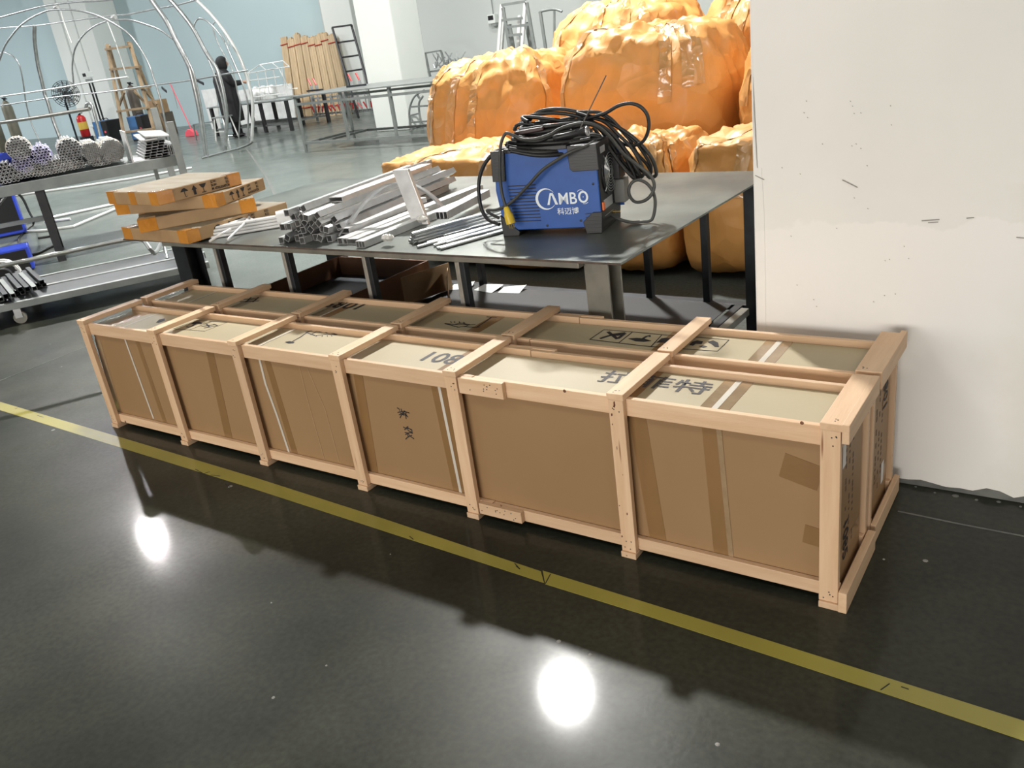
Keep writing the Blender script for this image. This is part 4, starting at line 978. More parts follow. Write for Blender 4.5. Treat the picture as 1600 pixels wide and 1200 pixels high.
hexpack('thick-walled grey tubes at the frame edge of the rack, the lowest and leftmost bundle', 11, 273, 17, 2.9, .5, ALUD)
hexpack('round bundle of tubes leaning high on the blue plastic crate at far left', 29, 233, 17, 2.15, .5, ALU, STRAP)
hexpack('lilac wrapped round bundle just under the topmost left bundle', 37, 256, 15, 2.3, .5, LILAC, LILAC)
hexpack('lilac tinted tube bundle right of the topmost left bundle', 65, 243, 14, 2.3, .9, LILAC, LILAC)
hexpack('wide heap of tubes in the middle of the rack shelf', 77, 262, 17, 2.3, .9, ALU, None, 1)
hexpack('tall round bundle of medium tubes at the centre of the rack', 110, 236, 17, 2.2, .9, ALUD, STRAP)
hexpack('flat row of tubes under the central bundle on the rack', 112, 259, 12, 2.3, .9, ALU, None, 1)
hexpack('fine tube bundle, left of the two with very small openings', 144, 238, 15, 1.45, .9, ALU, STRAP)
hexpack('fine tube bundle, right of the two with very small openings', 176, 236, 17, 1.45, .9, ALU, STRAP)
hexpack('single layer of tubes along the rack edge below the fine bundles', 158, 253, 9, 2.2, .9, ALU, None, 1)
hexpack('small odd lot of tubes at the left under the lilac bundle', 45, 271, 10, 2.4, .9, ALUD, None, 1)
# plates and rectangular channels at the right end of the rack
A = apl(206, 250, rp(0, .06, 0), nd); A.z = .801
o = build('angle_plate', MB().obox(A, td*.016, nd*.5, Z3*.30).obox(A+td*.0165, td*.15, nd*.5, Z3*.004), ALU, None, origin=A, bevel=.001); tag(o, 'bright angled aluminium plate standing on the right part of the rack shelf', 'metal plate')
A = apl(225, 248, rp(0, .07, 0), nd); A.z = .808; ch = thing('channel_stack', 'stack of flat rectangular channels at the right end of the rack shelf', 'metal profile', A)
for j in range(6):
    mb = MB()
    for k in range(5-(j > 3)*2):
        c = A+td*(.035+k*.060+j*.012)+Z3*(.012+j*.0265)+nd*rt.uniform(0, .03); mb.hollow(c, c+nd*.8, rect(.058, .025), rect(.054, .021))
    build('channel_layer', mb, ALUD, ch, kind='stuff')
c = A+td*.02+Z3*.17; build('loose_channel', MB().obox(c, td*.16, nd*.7+Z3*.03, Z3*.016), ALU, ch); build('loose_channel', MB().obox(c+td*.05+Z3*.035, td*.24-Z3*.03, nd*.7+Z3*.03, Z3*.012), ALU, ch)
A = apl(276, 245, rp(0, .05, 0), nd); A.z = .80
for k in range(3): o = build('channel', MB().hollow(A+td*(.020*k-.05)+Z3*.055, A+td*(.020*k-.05)+Z3*.055+nd*.8, rect(.018, .10), rect(.014, .096)), ALU, None, origin=A+td*(.02*k-.05)); tag(o, 'narrow aluminium channel standing on edge against the rack upright', 'metal profile', 'channels on edge at the rack upright')
# blue plastic crate behind the tubes
C = apl(24, 255, rp(0, .60, 0), nd); C.z = .797
bc = thing('plastic_crate', 'blue plastic crate standing on the rack behind the tube bundles', 'crate', C)
def ob(o_, a, b, c, d, e, f): return MB().obox(o_+td*a+nd*b+Z3*c, td*d, nd*e, Z3*f)
build('crate_wall', ob(C, -.45, 0, 0, .6, .012, .25), BLUP, bc); build('crate_wall', ob(C, -.45, .39, 0, .6, .012, .25), BLUP, bc)
build('crate_wall', ob(C, -.45, .013, 0, .012, .376, .25), BLUP, bc); build('crate_wall', ob(C, .138, .013, 0, .012, .376, .25), BLUP, bc); build('crate_floor', ob(C, -.43, .013, 0, .56, .376, .01), BLUP, bc)
build('crate_rim', ob(C, -.46, -.012, .25, .62, .03, .02), BLUP, bc)
# ---------------- blue welders and hose under the rack
def bluebox(label, P, w_, d_, h_, dirx, panel=True, name='welding_machine', mt=BLUE):
    u = Vector(dirx).normalized(); v = Vector((-u.y, u.x, 0)); P = Vector(P)
    t = thing(name, label, 'welding machine', P)
    build('side_cover', MB().obox(P-u*w_/2+Z3*.02, u*w_, v*d_, Z3*(h_-.02)), mt, t, bevel=.01)
    build('front_panel', MB().obox(P-u*w_*.44-v*.006+Z3*h_*.1, u*w_*.88, v*.005, Z3*h_*.8), BLK, t, bevel=.002)
    build('handle', MB().tube([P+u*0+v*d_*.15+Z3*h_, P+v*d_*.2+Z3*(h_+.035), P+v*d_*.8+Z3*(h_+.035), P+v*d_*.85+Z3*h_], .008, 6), BLK, t)
    for s in (-.42, .34): build('foot', MB().obox(P+u*w_*s+v*.01, u*w_*.08, v*(d_-.02), Z3*.0195), BLK, t)
    for s in (-.2, .2): build('socket', MB().lathe(P+u*w_*s-v*.0065+Z3*h_*.25, [(.018, 0), (.018, .008), (.010, .012)], 10, -v), ALUD, t)
    return t
bluebox('blue welding machine on the floor at the left edge under the rack', az(12, 432), .5, .30, .24, (td.x, td.y, 0), mt=BLUP)
bluebox('taller blue and black machine behind the rack leg at the left edge', az(8, 372), .5, .35, .62, (td.x, td.y, 0), mt=BLUP)
hs = build('rubber_hose', MB().tube(cr([az(*q, z) for q, z in (((-10, 330), .5), ((15, 302), .6), ((32, 306), .55), ((45, 330), .3), ((52, 350), .02), ((30, 372), .012), ((38, 392), .012), ((52, 398), .012), ((75, 388), .012), ((94, 378), .012), ((88, 369), .012), ((60, 372), .012))], 5), .014, 7), RUB); tag(hs, 'black rubber hose looping over the floor under the rack', 'hose')
C = az(6, 432, .16); rl = thing('wire_reel', 'pale metal ring reel beside the blue machine at the left edge', 'reel', (C.x, C.y, .02))
for dd in (-.05, .05): build('reel_ring', MB().tube([C+nd*dd+td*.135*math.cos(2*PI*k/20)+Z3*.135*math.sin(2*PI*k/20) for k in range(21)], .011, 7, cap=False), GALVB, rl)
build('reel_core', MB().lathe(C-nd*.05, [(.07, 0), (.07, .1)], 14, nd), BLK, rl)
# ---------------- low trolley with square steel tubes
c1_, c2_ = az(14, 506, 0), az(328, 424, 0)
D1 = az(0, 479, .16); D2 = az(326, 410, .16); tv = (D2-D1).normalized(); nv = Vector((-tv.y, tv.x, 0)); D0 = D1-tv*.5; LD = (D2-D0).length
WD = (az(150, 415, .16)-D0).dot(nv)
tr = thing('low_trolley', 'low grey steel trolley in front of the rack, red caster at its far end', 'trolley', D0+tv*LD/2-Z3*.16)
def dp(a, b, z): return Vector((D0.x, D0.y, 0))+tv*a+nv*b+Z3*z
for b in (0, WD*.5, WD): build('deck_rail', MB().obox(dp(0, b, .115), tv*LD, nv*.05, Z3*.05), GREYP, tr, bevel=.002)
build('deck_sheet', MB().obox(dp(.01, .052, .156), tv*(LD-.02), nv*(WD*.5-.054), Z3*.003).obox(dp(.01, WD*.5+.052, .156), tv*(LD-.02), nv*(WD*.5-.054), Z3*.003), DARKS, tr)
for k in range(5): a = .05+(LD-.1)*k/4; build('cross_rail', MB().obox(dp(a, .051, .12), tv*.04, nv*(WD-.052), Z3*.035), STUBE, tr)
for a, b, m in ((.60, .02, STUBE), (LD-.08, .02, RED), (.60, WD, STUBE), (LD-.08, WD, RED)):
    wh = build('caster', MB().lathe(dp(a, b-.012, .047), [(.046, 0), (.046, .028)], 16, nv), m, tr); build('caster_fork', MB().obox(dp(a-.03, b-.018, .047), tv*.05, nv*.004, Z3*.068).obox(dp(a-.03, b+.020, .047), tv*.05, nv*.004, Z3*.068), ALUD, wh)
h1, h2 = az(18, 412, .62), az(190, 376, .62)
hd = cr([h1-tv*.3, h1, h1+(h2-h1)*.5, h2, h2+tv*.12-Z3*.02, h2+tv*.17-Z3*.12, dp(LD-.3, WD*.6, .30), dp(LD-.3, WD*.6, .16)], 5)
build('handle_rail', MB().tube(hd, .014, 8), GALV, tr)
for k in range(13):
    q = (2+k*5.6+(k % 2)*2, 468-k*1.9-(k % 3)*3)
    A_ = az(*q, .168+.0165+(.034 if k % 2 else 0)+.0)
    B_2 = A_+(az(40, 432, .18)-az(70, 462, .18)).normalized()*.75
    o = build('square_tube', MB().hollow(A_, B_2, rect(.033, .033), rect(.028, .028)), DARKS if k % 3 else GREYP, None, origin=A_); tag(o, 'dark square steel tube lying on the low trolley deck', 'metal tube', 'square steel tubes on the low trolley')
# pipes lying on the floor between rack and table
pf = thing('flat_bent_frame', 'thin bright pipe frame lying flat on the floor beyond the cartons', 'pipe frame', az(120, 320))
for pts in ([(20, 306), (120, 292), (205, 279), (300, 262)], [(34, 349), (76, 341), (186, 317), (230, 306)], [(34, 362), (70, 360), (114, 354), (176, 328), (200, 318)], [(70, 347), (110, 342)], [(205, 372), (260, 352), (330, 340)]):
    build('pipe', MB().tube([az(*q, .02) for q in pts], .018, 7), GALVB, pf)
# ---------------- dome frames of bent pipe
df = thing('pipe_dome', 'tall dome frame of bent bright pipes standing on the floor at the left', 'pipe frame', az(360, 235))
def bent(pts, r, Y=None, m=GALV, par=df, foot=True, n=5):
    if foot: Y = az(*pts[-1]).y
    q = [ay(a, b, Y) for a, b in pts]
    build('pipe', MB().tube(cr(q, n), r, 8), m, par); return Y
y1 = bent([(228, -20), (237, 0), (260, 33), (277, 67), (293, 98), (300, 120), (312, 175), (322, 246)], .046)
bent([(282, 78), (292, 92), (300, 108), (305, 123), (311, 150), (317, 185), (325, 246)], .018)
y2 = bent([(262, -4), (275, 10), (300, 42), (322, 82), (339.5, 110), (350, 150), (354, 185), (351.5, 237)], .040)
y3 = bent([(298, -10), (307, 0), (332, 25), (355, 55), (375, 91), (387, 125), (394, 155), (395, 182), (393.5, 222)], .034, m=GALVB)
y4 = bent([(332.5, 41), (335, 52), (342, 70), (354, 92), (365, 115.5), (371, 144), (375.5, 165), (373, 217)], .016)
y5 = bent([(344, 54), (351, 65), (356, 76), (371, 111), (381.5, 138), (387.5, 168), (387, 225)], .018)
bent([(351, 65), (344, 54), (332, 40), (320, 31), (309, 30), (303, 41), (304, 50), (312.5, 66), (325, 92), (335, 117), (345, 150), (352, 185)], .015, Y=y5-.4, foot=False)
bent([(332.5, 41), (334, 36), (338, 34), (344, 39), (349, 50), (360, 75)], .013, Y=y4, foot=False)
build('base_ring', MB().tube(cr([az(*q, .02) for q in ((315, 247), (322, 245), (351, 237), (374, 231), (393, 222), (387, 213), (374, 211), (356, 213))], 5), .018, 7), GALV, df)
YH = 9.6
bent([(-10, 167), (0, 165), (100, 150), (162, 144), (225, 135), (300, 125), (350, 116), (387, 110)], .016, Y=YH, foot=False)
df2 = thing('pipe_arches', 'second frame of wide pipe arches with tie bars at the far left', 'pipe frame', az(110, 262))
for v in df2,: pass
bent([(-12, 125), (0, 92), (7.5, 72), (19, 55), (31, 41), (47, 29), (65, 20), (80, 15.5), (106, 15), (125, 17), (144, 22), (162, 29), (181, 39), (200, 52), (212, 65), (225, 85), (235, 106), (241, 125), (247.5, 144), (253, 165), (262, 210), (266, 240)], .020, Y=8.9, foot=False, par=df2)
bent([(115, 160), (115, 132), (113, 106), (115, 85), (120, 70), (131, 54), (147.5, 41), (167.5, 32.5), (175, 31), (200, 31), (225, 37.5), (250, 47), (270, 61)], .018, Y=9.6, foot=False, par=df2)
bent([(-6, 88), (4, 82), (11, 83), (22.5, 90), (30, 101), (34, 116), (37.5, 137.5), (41, 162), (50, 195), (65, 227)], .016, Y=9.6, foot=False, par=df2)
bent([(54, 40), (54, 62), (59, 100), (65, 125), (70, 147), (75, 160), (84, 190), (97, 224)], .045, Y=9.6, foot=False, par=df2)
bent([(-10, 29), (0, 27), (35, 17.5), (65, 10), (92.5, 5.6), (125, 2.5), (167, 0), (240, -10)], .020, Y=8.9, foot=False, par=df2)
bent([(-10, 45), (0, 44), (21, 42), (55, 40), (100, 34), (137, 29), (180, 24), (200, 22.5), (242, 14), (272, 9), (306, 0)], .015, Y=9.6, foot=False, par=df2)
bent([(-10, 153), (0, 151), (75, 140), (150, 127), (200, 120)], .018, Y=8.9, foot=False, par=df2, m=GALVB)
bent([(95, 16), (100, 35), (112, 67)], .014, Y=8.9, foot=False, par=df2, m=GALVB); bent([(167, 32), (180, 65), (197, 116)], .014, Y=9.6, foot=False, par=df2, m=GALVB)
for a_, b_ in (((253, 137), (260, 143)), ((305, 124), (318, 131))):
    build('flat_tab', MB().beam(ay(*a_, YH), ay(b_[0], b_[1], YH-.1), .02, .05), DARKS, df)
for q in ((88, 11), (178, 27)): build('clamp_joint', MB().lathe(ay(*q, 8.9)-X3*.05, [(.04, 0), (.045, .05), (.04, .10)], 8, X3), ALU, df2)
# frame with a rolled bar over the rack
rf = thing('roller_frame', 'grey horizontal roller bar on a bent post behind the rack', 'pipe frame', vfoot(150, 200, 7.6))
bent([(-8, 193), (60, 183), (140, 170)], .035, Y=7.6, foot=False, par=rf, m=STUBE)
bent([(134, 170), (136, 162), (143, 163), (147, 175), (153, 198), (160, 226), (168, 262)], .030, Y=7.6, foot=False, par=rf, m=GALV)
# ---------------- wooden stepladder
ld = thing('wooden_stepladder', 'old wooden stepladder standing behind the tube rack', 'stepladder', vfoot(215, 210, 11.9))
def bl_(pa, pb, Y, wd, th, m, par, nm, Yb=None): return build(nm, MB().beam(ay(*pa, Y), ay(*pb, Yb or Y), wd, th, (0, 1, 0)), m, par)
def down(pa, pb, Y, Yb, wd, th, m, par, nm):      # extend the line through two picture points to the floor
    a, b = ay(*pa, Y), ay(*pb, Yb); k = (a.z-.0)/(a.z-b.z) if abs(a.z-b.z) > 1e-6 else 1
    e = a+(b-a)*k; return build(nm, MB().beam(a, e, wd, th, (0, 1, 0)), m, par)
down((167, 69), (192, 203), 12.1, 11.7, .09, .05, OLDW, ld, 'stile'); down((203, 67), (240, 200), 12.1, 11.7, .09, .05, OLDW, ld, 'stile')
down((170, 71), (208, 205), 12.2, 12.7, .07, .05, OLDW, ld, 'rear_stile'); down((200, 65), (260, 206), 12.2, 12.7, .08, .05, OLDW, ld, 'rear_stile')
for k, (pa, pb) in enumerate((((166, 77), (203, 72)), ((173, 108.5), (219, 104)), ((180, 141.5), (234, 135.5)), ((184.5, 174), (231, 168)), ((191, 207), (241, 201)))):
    bl_(pa, pb, 12.04-.1*k, .05, .10, OLDW, ld, 'rung')
for pa, pb in (((194, 144), (184.5, 170)), ((210, 142), (231, 166)), ((226, 141), (245, 163))): bl_(pa, pb, 12.15, .05, .05, OLDW, ld, 'brace')
# ---------------- gas cylinders, fan, extinguisher, welders
def cylinder(label, P, zt, r, m):
    t = thing('gas_cylinder', label, 'gas cylinder', P)
    build('bottle', MB().lathe(P, [(r*.9, 0), (r, .03), (r, zt*.80), (r*.85, zt*.87), (r*.4, zt*.93), (r*.28, zt*.94)], 18), m, t)
    build('valve', MB().lathe(P+Z3*zt*.9401, [(r*.22, 0), (r*.22, zt*.03), (r*.4, zt*.035), (r*.4, zt*.055)], 10).beam(P+Z3*zt*.965, P+Z3*zt*.965+X3*r*1.1, .03, .03), DARKS, t)
P = vfoot(212, 165, 13.1); cylinder('brown gas cylinder seen between the rails of the wooden stepladder', P, zat(P, 128), .15, CYLB)
P = vfoot(20, 195, 11.5); cylinder('olive gas cylinder at the left edge behind the blue crate', P, zat(P, 152), .15, CYL)
P = vfoot(-6, 200, 11.6); cylinder('olive gas cylinder cut off by the left frame edge', P, zat(P, 160), .15, CYL)
P = vfoot(112, 190, 12.8); fn = thing('pedestal_fan', 'grey pedestal fan with round wire cage against the white column', 'fan', P)
C = ay(101, 147, 12.75); C = Vector((P.x, 12.75, C.z)); C.x = ay(103, 147, 12.75).x; fd = Vector((.9, -.35, .15)).normalized()
build('fan_pole', MB().tube([P+Z3*.02, Vector((P.x, P.y, C.z-.2)), C-fd*.1], .03, 8), DARKS, fn); build('fan_base', MB().lathe(P, [(.25, 0), (.25, .02), (.05, .05)], 16), DARKS, fn)
cg = MB(); a_ax = fd.orthogonal().normalized(); b_ax = fd.cross(a_ax)
for k in range(16):
    g = 2*PI*k/16; e = a_ax*math.cos(g)+b_ax*math.sin(g); cg.tube([C+fd*.12+e*.04, C+fd*.10+e*.28, C+e*.38, C-fd*.08+e*.26, C-fd*.1+e*.04], .008, 5)
for R_ in (.38, .33, .28, .22, .16, .10): cg.tube([C+fd*(.10 if R_ < .3 else .05 if R_ < .38 else 0)+(a_ax*math.cos(2*PI*k/24)+b_ax*math.sin(2*PI*k/24))*R_ for k in range(25)], .008, 5, cap=False)
build('fan_cage', cg, DARKS, fn)
fbm = MB()
for k in range(5):
    g = 2*PI*k/5; e = a_ax*math.cos(g)+b_ax*math.sin(g); f_ = a_ax*math.cos(g+.7)+b_ax*math.sin(g+.7); fbm.prism([C+e*.04, C+e*.26, C+f_*.26+fd*.04, C+f_*.05+fd*.02], fd*.004)
build('fan_blades', fbm, LEAD, fn); build('fan_motor', MB().lathe(C-fd*.16, [(.05, 0), (.09, .03), (.09, .12), (.04, .2)], 14, fd), DARKS, fn)
P = vfoot(131, 200, 12.0); zt = zat(P, 178); fe = thing('fire_extinguisher', 'red fire extinguisher with a yellow label in front of the blue welders', 'fire extinguisher', P+Z3*(zt-.62))
Q = P+Z3*(zt-.62)
build('bottle', MB().lathe(Q, [(.11, 0), (.125, .02), (.125, .50), (.09, .56), (.03, .59)], 18), RED, fe); build('valve', MB().lathe(Q+Z3*.59, [(.03, 0), (.03, .04)], 10).beam(Q+Z3*.63, Q+Z3*.64+X3*.14, .03, .02), BLK, fe)
build('label', MB().lathe(Q+Z3*.2, [(.1265, 0), (.1265, .2)], 18), mat('yellow_label', (.75, .5, .08), rough=.5), fe)
build('hose', MB().tube([Q+Z3*.62-X3*.03, Q+Z3*.55-X3*.15, Q+Z3*.2-X3*.15], .012, 6), BLK, fe)
build('stand', MB().box(Q.x-.13, Q.x+.13, Q.y-.13, Q.y+.13, 0, Q.z-.0005), DARKS, fe)
for lab, (a, b, Y, w_, h_) in (('blue welding machine beside the red extinguisher', (158, 208, 12.5, .62, .75)), ('blue welding machine seen through the stepladder with a pink glow switch', (212, 200, 12.3, .6, .7))):
    P = vfoot(a, b, Y); zt = zat(P, b-18)
    t = thing('welding_machine', lab, 'welding machine', P)
    build('side_cover', MB().box(P.x-.5*w_, P.x+.1, P.y, P.y+.5, .05, zt), mat('mid_blue_enamel', (.05, .18, .42), rough=.5), t, bevel=.01); build('front_panel', MB().box(P.x+.101, P.x+w_*.62, P.y+.0, P.y+.49, .05, zt), BLK, t, bevel=.01)
    build('base_frame', MB().box(P.x-.5*w_, P.x+w_*.6, P.y+.02, P.y+.48, 0, .0495), DARKS, t); build('handle', MB().tube([P+Z3*zt+Y3*.1, P+Z3*(zt+.05)+Y3*.15, P+Z3*(zt+.05)+Y3*.3, P+Z3*zt+Y3*.35], .012, 6), BLK, t)
    build('pink_switch', MB().box(P.x+.2, P.x+.28, P.y-.006, P.y-.0005, zt*.45, zt*.55), PINK, t)
P = vfoot(243, 172, 13.2); zt = zat(P, 157); o = thing('cardboard_box', 'small kraft carton on a dark stand behind the stepladder', 'box', P)
build('box_body', MB().box(P.x-.25, P.x+.2, P.y, P.y+.3, zt-.35, zt), CARDL, o); build('dark_stand', MB().box(P.x-.3, P.x+.25, P.y, P.y+.35, 0, zt-.351), CYLB, o)
# white stand with a dark display and two black columns
P = vfoot(152, 160, 12.9); zt = zat(P, 112); st_ = thing('column_scale', 'white upright platform scale with dark display between fan and stepladder', 'scale', P)
build('display_head', MB().box(P.x-.20, P.x+.06, P.y-.1, P.y+.1, zt-.16, zt), WALLW, st_, bevel=.01); build('display_window', MB().box(P.x-.15, P.x+.01, P.y-.104, P.y-.1005, zt-.12, zt-.03), BLK, st_)
build('lower_head', MB().box(P.x-.18, P.x+.04, P.y-.05, P.y+.05, zt-.30, zt-.19), LEAD, st_)
for a in (-.16, .0): build('column_post', MB().box(P.x+a, P.x+a+.035, P.y, P.y+.035, .5, zt-.301), BLK, st_)
build('platform', MB().box(P.x-.35, P.x+.30, P.y-.25, P.y+.25, .44, .499), WALLW, st_, bevel=.008); build('cabinet', MB().box(P.x-.30, P.x+.25, P.y-.2, P.y+.2, 0, .439), LEAD, st_)
# dustpan and its long handle
P = az(297, 214); dpn = thing('dustpan', 'pink long handled dustpan standing on the floor near the wall', 'dustpan', P)
s_ = dep(P)/FPX
build('pan', MB().prism([P+X3*-.20+Z3*.01, P+X3*.20+Z3*.01, P+X3*.17+Z3*.12, P+X3*.06+Z3*.19, P+X3*-.06+Z3*.19, P+X3*-.16+Z3*.12], Y3*.14), PINK, dpn, bevel=.01)
build('handle', MB().tube([P+Z3*.19+Y3*.1, ay(266, 131, P.y+.2)], .014, 7), PINK, dpn); build('second_pole', MB().tube([ay(268, 133, P.y+.22), ay(278, 170, P.y+.22)], .008, 6), GREYP, dpn)
# ---------------- figure in black
P = az(372, 214); pe = thing('person', 'person in a long black hooded coat bending over the black work table', 'person', P)
s_ = 1.76/1.76
RZ = Matrix.Rotation(math.radians(62), 3, 'Z')
def rv(v): return RZ @ Vector(v)
def pq(a, b, z): return P+rv((a, b, z))
def skinfig(name, joints, edges, m, par, sub=2, root=0):
    me = bpy.data.meshes.new(name); org = WL[par.name]
    me.from_pydata([tuple(Vector(j[0])-org) for j in joints], edges, [])
    o = link(name, me, m, par, org); sk = o.modifiers.new('skin', 'SKIN')
    for i_, j in enumerate(joints):
        me.skin_vertices[0].data[i_].radius = (j[1], j[1]*(j[2] if len(j) > 2 else 1)); me.skin_vertices[0].data[i_].use_root = (i_ == root)
    sk.use_smooth_shade = True; ss = o.modifiers.new('sub', 'SUBSURF'); ss.levels = sub; ss.render_levels = sub; return o
J = [(pq(0, 0, .93), .15), (pq(-.02, 0, 1.12), .155), (pq(-.03, 0, 1.32), .165), (pq(.0, 0, 1.47), .07), (pq(.05, -.01, 1.56), .065), (pq(.07, -.01, 1.66), .085),
     (pq(-.05, -.20, 1.40), .065), (pq(.12, -.24, 1.20), .05), (pq(.36, -.18, 1.18), .038), (pq(-.03, .20, 1.40), .065), (pq(.14, .24, 1.18), .05), (pq(.38, .16, 1.20), .038),
     (pq(0, -.09, .85), .095), (pq(.02, -.10, .48), .07), (pq(-.02, -.10, .09), .05), (pq(.10, -.10, .045), .045), (pq(0, .09, .85), .095), (pq(.01, .11, .48), .07), (pq(-.03, .12, .09), .05), (pq(.09, .12, .045), .045)]
E_ = [(0, 1), (1, 2), (2, 3), (3, 4), (4, 5), (2, 6), (6, 7), (7, 8), (2, 9), (9, 10), (10, 11), (0, 12), (12, 13), (13, 14), (14, 15), (0, 16), (16, 17), (17, 18), (18, 19)]
skinfig('body', J, E_, COATM, pe)
mb = MB(); rings = [(.36, .24, .31, .0), (.60, .25, .31, .0), (.90, .24, .30, 0), (1.10, .23, .29, -.01), (1.28, .23, .31, -.02), (1.40, .20, .29, -.02), (1.49, .12, .16, .0), (1.53, .09, .11, .01)]
for z, rx_, ry_, ox in rings:
    for k in range(24):
        g = 2*PI*k/24; f_ = 1+.05*math.sin(5*g+z*6)*(1.2-z if z < 1.1 else .1); mb.v.append(pq(ox+rx_*math.cos(g)*f_, ry_*math.sin(g)*f_, z))
for j in range(len(rings)-1):
    for k in range(24): a, b = j*24+k, j*24+(k+1) % 24; mb.f.append((a, b, b+24, a+24))
mb.f.append(tuple(range(24))[::-1]); mb.f.append(tuple(range(7*24, 8*24))); mb.sm = True
build('coat', mb, COATM, pe)
for s in (-1, 1): build('sleeve', MB().tube(cr([pq(-.04, .22*s, 1.40), pq(.04, .29*s, 1.29), pq(.13, .245*s, 1.19), pq(.33, (.18 if s < 0 else .17)*s, 1.185)], 4), [.085]*5+[.075]*4+[.06]*3+[.055], 12), COATM, pe)
hd = MB(); C = pq(.055, -.01, 1.645)
for j in range(13):
    ph = -PI/2+PI*j/12
    for k in range(20):
        g = 2*PI*k/20; x = math.cos(ph)*math.cos(g); y = math.cos(ph)*math.sin(g); z = math.sin(ph); r_ = .125
        if x > .75: x = .60                      # the open front of the hood
        hd.v.append(C+rv((x*r_*1.15-.015, y*r_*1.08, z*r_*1.30)))
for j in range(12):
    for k in range(20): a, b = j*20+k, j*20+(k+1) % 20; hd.f.append((a, b, b+20, a+20))
hd.sm = True; build('hood', hd, COATM, pe)
fc = MB(); C2 = pq(.105, -.01, 1.63)
for j in range(11):
    ph = -PI/2+PI*j/10
    for k in range(14):
        g = 2*PI*k/14; x = math.cos(ph)*math.cos(g); y = math.cos(ph)*math.sin(g); z = math.sin(ph)
        nose = .022*math.exp(-((y*3.2)**2))*math.exp(-((z+.12)*4)**2) if x > .3 else 0
        eye = -.010*math.exp(-(((abs(y)-.38)*5)**2))*math.exp(-((z-.12)*6)**2) if x > .3 else 0
        fc.v.append(C2+rv((x*.058+nose+eye, y*.062, z*.10)))
for j in range(10):
    for k in range(14): a, b = j*14+k, j*14+(k+1) % 14; fc.f.append((a, b, b+14, a+14))
fc.sm = True; build('face', fc, SKIN, pe)
for s in (-1, 1):
    wr0 = pq(.38, (.17 if s < 0 else .16)*s, 1.19); ux, uy = rv(X3), rv(Y3)
    build('palm', MB().tube([wr0, wr0+ux*.03, wr0+ux*.075-Z3*.01], [.022, .036, .034], 8), SKIN, pe)
    for k in range(4): f0_ = wr0+ux*.07+uy*(.027-.018*k)-Z3*.01; ln = (.06, .072, .068, .052)[k]; build('finger', MB().tube([f0_, f0_+ux*ln*.5-Z3*.008, f0_+ux*ln*.85-Z3*.03, f0_+ux*ln*.8-Z3*.045], [.0095, .009, .008, .006], 7), SKIN, pe)
    build('thumb', MB().tube([wr0+ux*.025-uy*s*.025, wr0+ux*.055-uy*s*.045-Z3*.005, wr0+ux*.08-uy*s*.04-Z3*.02], [.011, .010, .007], 7), SKIN, pe)
for s in (-1, 1): build('shoe', MB().tube([pq(-.09, .10*s, .045), pq(-.03, .10*s, .05), pq(.08, .105*s, .045), pq(.16, .105*s, .035)], [.04, .05, .045, .03], 10), BLK, pe)
# ---------------- black work table with wire cages
TA = az(456.5, 204.5); TB = az(519.5, 190); TB.x = TA.x+.0; dvt = Vector((0, 1.25, 0)); wTb = TA.x-ay(335, 170, 12.3).x; zt = .70
bt = thing('black_work_table', 'black legged steel work table beside the person, carrying wire cages', 'table', TA-X3*wTb/2+Y3*.6)
build('table_top', MB().box(TA.x-wTb, TA.x+.04, TA.y-.04, TA.y+1.3, zt-.03, zt), GREYP, bt, bevel=.003)
for a in (0, -(wTb-.1)*.33, -(wTb-.1)*.67, -(wTb-.1)):
    for b in (0, 1.2): build('leg', MB().box(TA.x+a-.04, TA.x+a+.03, TA.y+b-.02, TA.y+b+.05, 0, zt-.0305), BLKS, bt)
for b in (0, 1.2): build('lower_rail', MB().box(TA.x-wTb+.14, TA.x-.041, TA.y+b, TA.y+b+.03, .14, .18), GREYP, bt)
for k in range(9): build('grid_bar', MB().box(TA.x-.35-k*(wTb-.6)/9, TA.x-.32-k*(wTb-.6)/9, TA.y+.031, TA.y+1.199, .145, .175), GREYP, bt)
cgp = thing('wire_cage', 'welded bright wire cage standing on the black work table', 'wire cage', (TA.x-1.0, TA.y+.5, zt))
Yc = TA.y+.35
def cg_(pts, r=.012): build('wire', MB().tube([ay(*q, Yc+dy) for q, dy in pts], r, 6), GALVB, cgp)
for pts in ([((386, 115), 0), ((406, 101), .4), ((442, 95), .4)], [((386, 115), 0), ((420, 109), 0), ((452, 104), 0)], [((442, 95), .4), ((452, 104), 0)], [((406, 101), .4), ((415, 109), 0)], [((425, 98), .4), ((436, 107), 0)],
            [((390, 126), 0), ((438, 120), 0)], [((393, 139), 0), ((442, 133), 0)], [((396, 152), 0), ((444, 146), 0)]): cg_(pts)
for k in range(5):
    xk = 388+k*13; cg_([((xk, 114-k*1.9), 0), ((xk+8, 158-k*2.2), 0)], .010)
cg_([((436, 107), 0), ((452, 139), 0), ((465, 138), .1)], .012)
cg_([((398, 159), 0), ((425, 157), 0), ((446, 154), 0)], .012)
bx_ = ay(410, 150, Yc+.5); o = thing('film_heap', 'heap of clear film and white parts inside the wire cage', 'packing film', (bx_.x, bx_.y, zt))
mb = MB()
for k in range(7): mb.lathe((bx_.x-.3+.11*k, bx_.y+rt.uniform(-.1, .1), zt+.001), [(.10, 0), (.13, .1), (.08, .2+.1*rt.random()), (.02, .32)], 9)
build('film_lump', mb, BOARDW, o, kind='stuff')
stl = thing('stool', 'small metal stool in front of the person in black', 'stool', az(365, 214)+Vector((-.2, -.25, 0)))
S0 = az(358, 218); S0.x -= .05
zs = .50
build('seat', MB().box(S0.x-.20, S0.x+.20, S0.y-.15, S0.y+.15, zs, zs+.03), GREYP, stl, bevel=.005)
